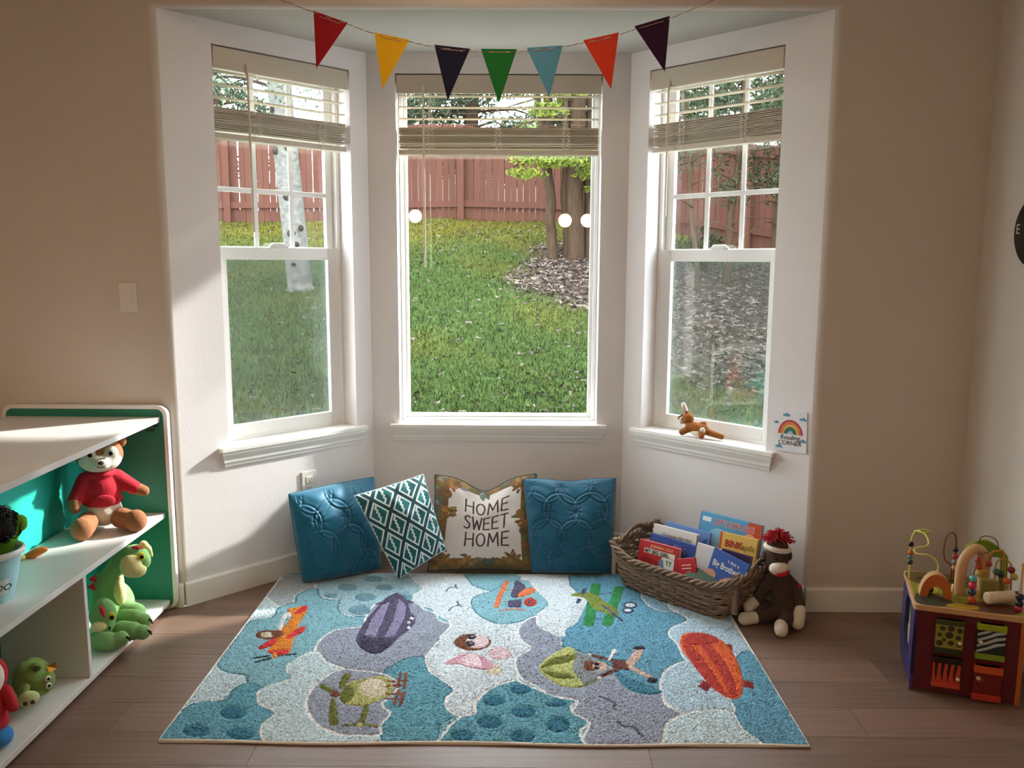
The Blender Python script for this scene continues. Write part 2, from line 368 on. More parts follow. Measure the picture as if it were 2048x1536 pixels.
# ------------------------------------------------------------------ blinds
def blind(M, ww, wand_u, wand_z, cords, lbl, seed, extra=0):
    rg = random.Random(seed); t = thing('window_blind', lbl, 'blind', M @ Vector((ww/2, .03, ZH)), (0,0,0), 'raised slat blinds in the bay'); t.rotation_euler = M.to_euler()
    P = Matrix.Translation((-ww/2, -.03, -ZH)); c = .006
    O('valance', MB().box((c, .002, 2.298), (ww-c, .014, ZH-.006), P), M_blind, t, bev=.002)
    O('headrail', MB().box((c, .016, 2.345), (ww-c, .062, ZH-.004), P), M_blind, t)
    for i in range(4-(1 if extra else 0)):
        z = 2.292-.0535*i; O('slat', MB().box((.014, .020, z-.0014), (ww-.014, .070, z+.0014), P @ Matrix.Translation((0,0,0))), M_blind, t)
    z = 2.142
    while z > 2.045:
        dv = rg.uniform(-.004, .004); O('slat', MB().box((.014+rg.uniform(-.002,.002), .018+dv, z-.0042), (ww-.014, .068+dv, z-.0008), P), M_blind, t); z -= rg.choice((.0055, .0065, .0095))
    O('bottom_rail', MB().box((.013, .016, 2.012), (ww-.013, .070, 2.036), P), M_blind, t, bev=.003)
    for u in cords:
        m = MB()
        for s in (-.017, 0, .017):
            m.tube([(u+s*.35, .012, 2.30), (u+s*.35, .012, 2.14)], .0011, 5, M=P)
        for s in (-.010, .012):   # slack ladder loops over the gathered slats
            pts = [(u+s+(.009 if i % 2 else -.007)*rg.uniform(.6, 1.2), .012-.008*(i % 2), 2.14-i*.0085) for i in range(13)]
            m.tube(curve(pts, 4), .0016, 5, M=P)
        m.tube([(u, .014, 2.035), (u, .012, 2.0)], .0012, 5, M=P); O('ladder_cord', m, M_cord, t)
    w_ = MB(); w_.tube([(wand_u, .006, 2.335), (wand_u, -.008, 2.29), (wand_u+.002, -.010, wand_z)], .005, 7, M=P); w_.tube([(wand_u, .008, 2.305), (wand_u, -.006, 2.285)], .007, 7, M=P)
    O('tilt_wand', w_, M_blind, t, smooth=2)
    return t
blind(*win[0], .155, 1.62, (.20, .53), 'off-white slat blind pulled up in the left angled window', 1)
blind(*win[1], .136, 1.465, (.165, .495, .825), 'off-white slat blind pulled up in the wide middle window', 2)
blind(*win[2], .115, 1.71, (.18, .50), 'off-white slat blind pulled up in the right angled window', 3)

# ------------------------------------------------------------------ wall fittings
M_plate = mat('white plastic plate', 'e2dcd3', .35, .02)
t = thing('light_switch', 'white rocker light switch plate on the wall left of the bay', 'switch', (-1.609, YM, 1.345))
O('cover_plate', MB().box((-.037, -.006, -.06), (.037, 0, .06)), M_plate, t, bev=.003)
O('rocker', MB().add([(-.017,-.0085,-.033),(.017,-.0085,-.033),(.017,-.006,.033),(-.017,-.006,.033),(-.017,-.004,-.033),(.017,-.004,-.033),(.017,-.004,.033),(-.017,-.004,.033)],[(0,1,2,3),(0,4,5,1),(1,5,6,2),(2,6,7,3),(3,7,4,0)]), M_plate, t)
O('rocker_frame', ring(MB(), -.019, .019, -.036, .036, .002, -.0072, -.005, Matrix.Identity(4)), M_plate, t)
t = thing('wall_outlet', 'white double power outlet low on the bay wall behind teal pillow', 'outlet', LO+La*(LL-.383)+Z*.43); t.rotation_euler = FL.to_euler()
O('cover_plate', MB().box((-.041, -.006, -.065), (.041, 0, .065)), M_plate, t, bev=.003)
M_dark = mat('dark slot', '15130f', .6)
for z in (.022, -.022):
    r_ = O('receptacle', MB().box((-.017, -.008, z-.017), (.017, -.005, z+.017)), M_plate, t, bev=.003)
    O('slot', MB().box((-.0075, -.0084, z-.002), (-.0055, -.0075, z+.008)).box((.0055, -.0084, z-.002), (.0075, -.0075, z+.008)).lathe([(.003,-.0003),(.003,.0003)], 10, Matrix.Translation((0,-.0081,z-.009)) @ Matrix.Rotation(pi/2, 4, 'X')), M_dark, r_)

# pendants of the room behind the camera (they mirror in the panes and warm the walls)
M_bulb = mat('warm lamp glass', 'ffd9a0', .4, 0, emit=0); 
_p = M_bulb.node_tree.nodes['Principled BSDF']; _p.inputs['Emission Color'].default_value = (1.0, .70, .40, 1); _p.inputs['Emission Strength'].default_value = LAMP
M_blk = mat('black lamp metal', '1a1a1a', .4)
for i, (x, y, z) in enumerate([(-1.15, -.9, 1.99), (.53, -.9, 1.95), (.78, -.9, 1.95)]):
    t = thing('pendant_lamp', ['warm glass globe pendant lamp hanging alone behind the camera', 'warm globe pendant, first of the pair behind the camera', 'warm globe pendant nearest the right wall behind the camera'][i], 'lamp', (x, y, z), group='pendant lamps')
    O('globe', MB().ell((0,0,0), .075), M_bulb, t, smooth=True)
    O('cord', MB().tube([(0,0,.11), (0,0,TOP-z)], .004, 6), M_blk, t); O('socket', MB().lathe([(.02,.07),(.025,.1),(.012,.13)], 12), M_blk, t)

M_panel = mat('ceiling panel diffuser', 'fff4e2', .5, 0); _p = M_panel.node_tree.nodes['Principled BSDF']
_p.inputs['Emission Color'].default_value = (1.0, .75, .53, 1); _p.inputs['Emission Strength'].default_value = PANEL
for i, (x, y) in enumerate([(-3.0, .2), (-1.9, -.5), (-2.6, -2.0), (-.15, 2.78)]):  # first three panels are added interior fill; the last lights the header
    t = thing('ceiling_panel', ['added square fill light panel over the left side of the room', 'added square fill light panel over the camera', 'added square fill light panel at the rear of the room', 'small square ceiling light just in front of the bay'][i], 'lamp', (x, y, TOP), group='ceiling lights', scale=.62 if i == 3 else 1)
    O('housing', ring(MB(), -.33, .33, -.33, .33, .03, 0, .05, Matrix(((1,0,0,0),(0,0,1,0),(0,-1,0,0),(0,0,0,1)))), M_trim, t)
    O('diffuser', MB().box((-.3, -.3, -.035), (.3, .3, -.005)), M_panel, t)
# ------------------------------------------------------------------ garden behind the panes
def ground_z(x, y):
    x = np.asarray(x, float); y = np.asarray(y, float)
    y = np.where(y > 14.5, 14.5, y); z = .02+.235*(y-4.6)-.05*np.clip(x-1.2, 0, 6)*np.clip((y-6)/6, 0, 1)
    return z+.03*np.sin(x*1.3+y*.7)+.02*np.sin(x*3.1-y*1.9)
def mulch(x, y):   # 0 lawn .. 1 bare bark litter under the trees
    d = np.minimum(np.hypot((x-1.35)/1.25, (y-10.2)/1.9), np.hypot((x-3.0)/1.9, (y-8.6)/2.6))
    d = d+.16*np.sin(x*2.7+y*1.1)*np.sin(y*2.1-x*1.3)+.08*np.sin(x*7.1)*np.sin(y*6.3+x*2)
    return np.clip((1.22-d)/.45, 0, 1)
gx, gy = np.meshgrid(np.linspace(-13, 13, 140), np.r_[np.linspace(4.45, 15, 110), np.linspace(15.4, 38, 30)]); gz = ground_z(gx, gy)
m = nodes('lawn soil'); M_soil, nt, p_ = m; Lk = nt.links.new
at_ = N(nt, 'Attribute', attribute_name='Col'); tc = N(nt, 'TexCoord'); nz = N(nt, 'TexNoise', Scale=9.0, Detail=8.0); Lk(tc.outputs['Object'], nz.inputs[0])
hs = N(nt, 'HueSaturation'); mr = N(nt, 'MapRange'); mr.inputs['To Min'].default_value = .35; mr.inputs['To Max'].default_value = 1.5
Lk(nz.outputs[0], mr.inputs[0]); Lk(mr.outputs[0], hs.inputs['Value']); Lk(at_.outputs['Color'], hs.inputs['Color']); Lk(hs.outputs[0], p_.inputs['Base Color']); p_.inputs['Roughness'].default_value = .95; p_.inputs['Specular IOR Level'].default_value = 0
def lawncol(x, y, r):
    g = np.stack([.14+.06*r, .215+.06*r, .068+.015*r], -1); yl = np.stack([.30+.08*r, .27+.06*r, .06+.01*r], -1); br = np.stack([.13+.05*r, .095+.04*r, .075+.03*r], -1)
    patch = .5+.5*np.sin(x*2.1+1.3*np.sin(y*1.7))*np.sin(y*2.3+np.sin(x*2.9))
    k = np.clip((y-10.9)/2.0, 0, 1)*.8+.9*np.clip(patch-.55, 0, 1)
    k = np.clip(k, 0, 1)[..., None]; mu = mulch(x, y)[..., None]
    return ((g*(1-k)+yl*k)*(1-mu)+br*mu*1.7)*.27
nV = np.stack([gx, gy, gz], -1).reshape(-1, 3); i = np.arange(139*139); a = (i//139)*140+i % 139
ground = npmesh('ground', nV, np.stack([a, a+1, a+141, a+140], 1), M_soil, col=lawncol(gx, gy, np.zeros_like(gx)).reshape(-1, 3)*.8, smooth=True, kind='structure')
M_blade = vcol('grass blades', .9, var=.25, vscale=30, spec=0)
def scatter(n, fn, ylo=5.2, yhi=13.6, spread=.40):
    y = ylo+(yhi-ylo)*RNG.random(n)**1.15; x = (RNG.random(n)*2-1)*(spread*y+.5); return x, y
n = 150000; x, y = scatter(n, None); keep = RNG.random(n) > mulch(x, y)*.93; x, y = x[keep], y[keep]; n = len(x); z = ground_z(x, y)
az = RNG.random(n)*2*pi; h = (.02+.035*RNG.random(n)); w = .0035+.003*RNG.random(n); ln = 1.0*h*RNG.normal(size=n)
dx, dy = np.cos(az), np.sin(az); b = np.stack([x, y, z-.01], 1); s_ = np.stack([dx*w, dy*w, 0*w], 1); tip = np.stack([x-dy*ln, y+dx*ln, z+h], 1)
V = np.concatenate([b-s_, b+s_, tip], 1).reshape(-1, 3); cc = np.clip(lawncol(x, y, RNG.normal(size=n)*.8)*(0.35+1.25*RNG.random((n, 1))), .01, .7)
npmesh('grass', V, np.arange(3*n).reshape(-1, 3), M_blade, col=np.repeat(cc, 3, 0), label='short mossy green lawn grass on the slope outside the windows', cat='grass', kind='stuff')
n = 42000; x, y = scatter(n, None, 5.6, 13.4); keep = RNG.random(n) < mulch(x, y)*.97+.07; x, y = x[keep], y[keep]; n = len(x); z = ground_z(x, y)+.012
az = RNG.random(n)*2*pi; l = (.012+.03*RNG.random(n))*np.where(mulch(x, y) > .2, 1.15, .8); w = .004+.006*RNG.random(n); dx, dy = np.cos(az), np.sin(az); tl_ = RNG.normal(size=n)*.25*l
a_ = np.stack([dx*l, dy*l, tl_], 1); b_ = np.stack([-dy*w, dx*w, .012*RNG.random(n)], 1); c_ = np.stack([x, y, z], 1)
V = np.stack([c_-a_-b_, c_+a_-b_, c_+a_+b_, c_-a_+b_], 1).reshape(-1, 3)
k = RNG.random((n, 1)); cc = np.array([.03, .022, .019])*(1-k)+np.array([.14, .11, .10])*k
npmesh('bark_litter', V, np.arange(4*n).reshape(-1, 4), M_blade, col=np.repeat(cc, 4, 0), label='brown bark litter and twigs under the trees outside', cat='bark litter', kind='stuff')

# fence: separate pickets, rails and posts
M_fence = mat('weathered red fence paint', '4b312a', .75, .12, 6, .2, 60, stretch=(8, 8, .6), rnd=.09, spec=0)
def fence(x0, y0, x1, y1, lbl, posts, hgt=1.46):
    L = math.hypot(x1-x0, y1-y0); ax = (x1-x0)/L; ay = (y1-y0)/L; ang = math.atan2(y1-y0, x1-x0)
    t = thing('board_fence', lbl, 'fence', (x0, y0, float(ground_z(x0, y0))), (0, 0, ang)); zb = t.location.z
    g = lambda u: float(ground_z(x0+ax*u, y0+ay*u))-zb
    pk = [MB().box((-.0485+d, 0, .0), (.0445-d, .018, hgt)).data('fence_picket') for d in (0, .001, .002)]
    for k in pk: k.materials.append(M_fence)
    u = .05; i = 0
    while u < L:
        o = link(bpy.data.objects.new('fence_picket', pk[(i*7) % 3]), t); o.location = (u, RNG.normal()*.002, g(u)-.02+RNG.normal()*.006); o.rotation_euler = (0, RNG.normal()*.003, RNG.normal()*.03); u += .0975; i += 1
    n = max(int(L/1.2), 1)
    for z0, z1 in ((.20, .295), (1.26, 1.35)):
        m = MB()
        for j in range(n):
            ua, ub = L*j/n, L*(j+1)/n; ga, gb = g(ua), g(ub)
            m.add([(ua,-.04,ga+z0),(ub,-.04,gb+z0),(ub,-.003,gb+z0),(ua,-.003,ga+z0),(ua,-.04,ga+z1),(ub,-.04,gb+z1),(ub,-.003,gb+z1),(ua,-.003,ga+z1)],[(0,3,2,1),(4,5,6,7),(0,1,5,4),(1,2,6,5),(2,3,7,6),(3,0,4,7)])
        O('fence_rail', m, M_fence, t)
    for u in posts: O('fence_post', MB().box((u-.05, -.075, g(u)-.1), (u+.05, -.004, g(u)+hgt-.02)), M_fence, t)
fence(-9.86, 13.55, 1.75, 13.5, 'straight red board fence across the top of the lawn', (1.6, 3.4, 5.28, 7.11, 8.96, 10.86))
fence(1.80, 13.46, 6.3, 9.3, 'angled red board fence behind the tree clump on the right', (2.0, 4.0, 5.6))

# trees
M_leaf = {}
def leafmat(key, a, b):
    if key not in M_leaf:
        M_leaf[key] = mm = mat('foliage '+key, a, .9, col2=b, scale=2.5, spec=0)
    return M_leaf[key]
def crown(name, clumps, size, m, parent, asp=.35):
    """many separate small leaf blades in clumps (x,y,z,rx,ry,rz,n)"""
    Vs = []
    for cx, cy, cz, rx, ry, rz, n in clumps:
        p = RNG.normal(size=(n, 3)); p /= np.linalg.norm(p, axis=1)[:, None]; p *= RNG.random((n, 1))**.45
        c = p*(rx, ry, rz)+(cx, cy, cz); u = RNG.normal(size=(n, 3)); u /= np.linalg.norm(u, axis=1)[:, None]
        v = np.cross(u, RNG.normal(size=(n, 3))); v /= np.linalg.norm(v, axis=1)[:, None]; s = size*(.5+RNG.random((n, 1)))
        Vs.append(np.stack([c-u*s, c-v*s*asp, c+u*s, c+v*s*asp], 1))
    V = np.concatenate(Vs).reshape(-1, 3)
    return npmesh(name, V, np.arange(len(V)).reshape(-1, 4), m, parent)
def branchy(m, base, top, r0, r1, n=9, wob=.05, seed=0, sides=8):
    rg = random.Random(seed); b, t_ = Vector(base), Vector(top); pts = []
    for i in range(n+1): pts.append(b.lerp(t_, i/n)+Vector((rg.uniform(-wob, wob), rg.uniform(-wob, wob), 0))*(0 if i == 0 else 1))
    m.tube(curve(pts, 3), [r0*(1.35 if k == 0 else 1)+(r1-r0)*k/(n*3) for k in range(n*3+1)], sides); return pts
# birch
M_birch = mat('pale birch bark', '242321', .8, col2='767470', scale=16, stretch=(1, 1, 1.6), bump=.6, bscale=40, spec=0)
gz0 = lambda x, y: float(ground_z(x, y))
bx, by = -2.47, 9.6
t = thing('birch_tree', 'pale spotted birch trunk on the lawn outside the left window', 'tree', (bx, by, gz0(bx, by)))
m = MB(); m.tube(curve([(0.02,0,-.12),(.0,0,.0),(-.02,0,.25),(-.06,0,.8),(-.12,.0,1.6),(-.17,0,2.4),(-.20,0,3.4),(-.23,0,4.6)], 5), [.23]+[.20]*2+[.165]*3+[.14]*6+[.135]*8+[.13]*8+[.12]*4+[.11]*4, 16); O('trunk', m, M_birch, t, smooth=True)
M_knot = mat('dark bark knot', '2c2723', .9, .3, 40, spec=0)
for (px, pz, rx, rz) in ((.03,.50,.035,.03),(.09,.68,.03,.035),(-.02,.62,.05,.045),(-.04,1.02,.06,.05),(-.17,1.52,.03,.05),(-.03,1.55,.035,.045),(-.19,1.95,.022,.04),(.0,.28,.03,.02)):
    m = MB(); m.ell((px-.03, -.125-(.03 if pz < .4 else 0), pz), (rx, .022, rz), nu=10, nv=8); O('bark_knot', m, M_knot, t, smooth=True)
m = MB(); rg = random.Random(4)
for i in range(22):
    z = 2.2+i*.11; sgn = rg.choice((-1, 1)); a = rg.uniform(-.6, .6); L = rg.uniform(.5, 1.3)
    m.tube(curve([(-.2, 0, z), (-.2+sgn*L*.5, a*.5, z+.1), (-.2+sgn*L, a, z-.15), (-.2+sgn*L*1.1, a, z-.5)], 3), [.02]*3+[.012]*3+[.006]*3+[.003], 5)
O('branches', m, M_knot, t)
crown('foliage', [(-.2+rg.uniform(-1.2,.3), rg.uniform(-.6,.6), 2.0+rg.uniform(0, 2.2), .38, .38, .3, 60) for i in range(38)], .028, leafmat('birch', '3a4436', '5f685a'), t, .5)
# twin cedar in the middle window
M_bark = mat('stringy brown bark', '1d1510', .9, col2='4f4034', scale=14, stretch=(3, 3, .5), bump=1, bscale=30, spec=0)
cx, cy = .70, 10.9; zc = gz0(cx, cy)
t = thing('cedar_tree', 'twin trunk cedar with yellow green sprays seen through the middle window', 'tree', (cx, cy, zc))
tr = MB(); branchy(tr, (-.36+.12,.0,-.15), (-.33,.05,1.3), .07, .062, seed=1, wob=.02); branchy(tr, (-.33,.05,1.25), (-.52,.0,2.3), .06, .04, seed=2, wob=.02); branchy(tr, (-.33,.05,1.2), (-.28,.1,3.8), .065, .05, seed=3, wob=.02)
O('trunk', tr, M_bark, t, smooth=True)
tr = MB(); branchy(tr, (.05,0,-.15), (.02,0,4.6), .115, .085, seed=4, wob=.02, sides=10); branchy(tr, (.22,.04,-.15), (.20,.03,4.2), .085, .07, seed=5, wob=.02, sides=10); branchy(tr, (-.04,.1,-.1), (-.10,.1,4.0), .075, .05, seed=6, wob=.03)
for i in range(26):
    z = 1.2+i*.12; a = random.uniform(-1.3, 1.3); s = random.choice((-1, 1)); tr.tube(curve([(.05, 0, z), (.05+s*.35, -.2, z+.05), (.05+s*.9, -.4*cos(a), z-.12)], 3), [.018]*3+[.012]*3+[.004], 5)
O('trunk', tr, M_bark, t, smooth=True)
cl = []
for i in range(70):
    s = random.uniform(-.75, 1.3); z = random.uniform(1.25, 4.6); cl.append((s, random.uniform(-.7, .5), z-.12*abs(s), .26, .26, .075, 110))
cl += [(random.uniform(-.75, .9), random.uniform(-.75, -.2), random.uniform(.98, 1.5), .24, .2, .075, 120) for i in range(26)]
cl += [(random.uniform(.30, 1.0), random.uniform(-.5, 0), random.uniform(.75, 1.0), .22, .2, .07, 110) for i in range(8)]
crown('foliage', cl, .035, leafmat('cedar', '38441c', '7b8638'), t, .28)
# right clump: five trunks in front of the angled fence
spots = [(2.42, 9.9, .05, .30), (2.02, 9.4, .03, -.45), (3.05, 9.9, .085, .0), (3.30, 9.4, .035, .18), (3.62, 9.6, .05, .25), (3.42, 8.7, .03, -.1)]
lb = ['slim knotty trunk left in the tree clump outside the right window', 'leaning thin trunk at the left edge of the right window clump', 'thickest straight trunk in the right window tree clump', 'thin pale trunk beside the thickest trunk, right window', 'forked trunk near the right edge of the right window', 'thin front stem before the forked trunk, right window']
for i, (x, y, r, lean) in enumerate(spots):
    t = thing('yard_tree', lb[i], 'tree', (x, y, gz0(x, y)), group='trees beyond the right window'); tr = MB()
    branchy(tr, (0,0,-.1), (lean, .1, 4.4), r, r*.6, seed=20+i, wob=.03)
    for k in range(14):
        z = .7+k*.24; s = random.choice((-1, 1)); tr.tube(curve([(lean*z/4.4, 0, z), (lean*z/4.4+s*.2, -.1, z+.08), (lean*z/4.4+s*.5, -.15, z+random.uniform(-.2,.2))], 3), [.010]*3+[.006]*3+[.003], 5)
    O('trunk', tr, M_bark, t, smooth=True)
    crown('foliage', [(lean*.5+random.uniform(-.7,.7), random.uniform(-.5,.5), random.uniform(1.05, 4.3), .3, .3, .22, 75) for k in range(52)], .035, leafmat('dark', '1f251a', '3c4230'), t, .3)
# low shrubs by the angled fence
for i, (x, y, s) in enumerate(((2.35, 10.6, .42), (3.95, 9.2, .5))):
    t = thing('garden_shrub', ['low dark shrub at the foot of the angled fence, left', 'twiggy shrub at the right edge of the right window'][i], 'shrub', (x, y, gz0(x, y)))
    tr = MB(); [tr.tube([(0,0,-.05), (random.uniform(-s,s)*.5, random.uniform(-s,s)*.5, s*1.3)], .008, 5) for k in range(9)]; O('stems', tr, M_bark, t)
    crown('foliage', [(random.uniform(-s,s)*.6, random.uniform(-s,s)*.5, s*.6+random.uniform(-.2,.3)*s, .2, .2, .2, 70) for k in range(16)], .03, leafmat('dark', '1f251a', '3c4230'), t, .35)
# neighbouring roof and conifers beyond the fence
M_roof = mat('grey shingle roof', '55504c', .9, .15, 12, spec=0); M_siding = mat('pale siding', '7d766f', .8, .05, 6, spec=0)
t = thing('neighbour_house', 'grey roofed house beyond the fence behind the middle window', 'house', (-1.2, 27, gz0(-1.2, 27)))
O('house_wall', MB().box((-4.5, 0, -.3), (4.5, 6, 2.45)), M_siding, t)
rf = O('roof', MB().add([(-5,-.5,2.4),(5,-.5,2.4),(5,3,3.7),(-5,3,3.7),(5,6.5,2.4),(-5,6.5,2.4)], [(0,1,2,3),(3,2,4,5),(0,3,5),(1,4,2)]), M_roof, t)
for k in range(3): O('window', MB().box((-3.4+k*2.6, -.04, .2), (-2.2+k*2.6, .02, 1.5)), mat('dark window glass', '3a4248', .2), t)
def conifer(x, y, hgt, rad, lbl, sparse, seed):
    rg = random.Random(seed); t = thing('conifer_tree', lbl, 'tree', (x, y, gz0(x, y)), group='trees beyond the fence')
    tr = MB(); tr.tube([(0,0,-.3), (0,0,hgt)], [.2,.03], 8); cl = []
    for k in range(64):
        z = hgt*(.12+.86*rg.random()); R = rad*(1.05-z/hgt)**.7; a = rg.uniform(0, 6.28); d = R*rg.uniform(.25, 1)
        tr.tube(curve([(0,0,z), (cos(a)*d*.6, sin(a)*d*.6, z+.05), (cos(a)*d*1.1, sin(a)*d*1.1, z-.25)], 2), [.03]*2+[.02]*2+[.008], 4)
        cl.append((cos(a)*d, sin(a)*d, z-.12, R*.33, R*.33, .28, int(210*sparse)))
    O('trunk', tr, M_bark, t); crown('foliage', cl, .105, leafmat('conifer', '262e24', '454f3e'), t, .22)
conifer(-1.0, 18.5, 8, 2.1, 'dark conifer beyond the fence, left in the middle window', .9, 1)
conifer(1.0, 19.5, 9, 2.2, 'tall dark conifer beyond the fence behind the cedar', 1.0, 2)
conifer(3.1, 17.5, 8, 2.0, 'dense conifer beyond the bend of the fence', 1.0, 3)
conifer(5.2, 15.8, 8, 2.0, 'conifer beyond the angled fence, right window', 1.0, 4)
conifer(7.0, 16.5, 9, 2.2, 'rightmost conifer beyond the angled fence', 1.0, 5)
conifer(-7.3, 21, 6.5, 1.7, 'sparse grey tree beyond the fence, left window', .45, 6)

x, y = 4.6, 6.4   # arborvitae added out of view: keeps the low sun off the right window
t = thing('shade_tree', 'unseen narrow evergreen added to shade the right window', 'tree', (x, y, gz0(x, y)))
O('trunk', MB().tube([(0,0,-.1), (0,0,4.2)], .06, 8), M_bark, t)
crown('foliage', [(random.uniform(-.2,.2), random.uniform(-.22,.22), z, .3, .3, .2, 230) for z in np.arange(.4, 5.0, .12)], .05, leafmat('conifer', '262e24', '454f3e'), t, .4)
# ------------------------------------------------------------------ rug
PAL = {k: hx(v) for k, v in dict(W='c4d8e2', W2='d3dfec', W3='b4cddf', T='86b7c6', T2='64a0b4', T3='639cb7', T4='8bb1c9', T5='43809a', U='9fc1cf', U2='7199ac', D='35758f', G='98a0b3', L='b0b9c1',
    w='f2f5f8', c='eceae6', d='437d94', wh='ece9e6', rd='d8363a', br='7c4a34', cr='d9cdb8', nv='262b3a', pd='544f6c', pl='8f87ab', pn='413c56', ol='6e7432', yg='b7b878', bt='8a4f3c', pk='d3a3b4',
    pk2='e6cdd6', pk3='dfc3ce', yp='dfd8c0', gy='8a9299', bd='59606f', or2='dd7a4c', rd2='b73a32', gr='2f8a4c', og='7d8a3e', nv2='3d4766', yg2='b9c07a', br2='6b3f35', cr2='d0b3a2', rk='8f2730', ob='d9602f').items()}
PAL['or'] = hx('e88a2e')
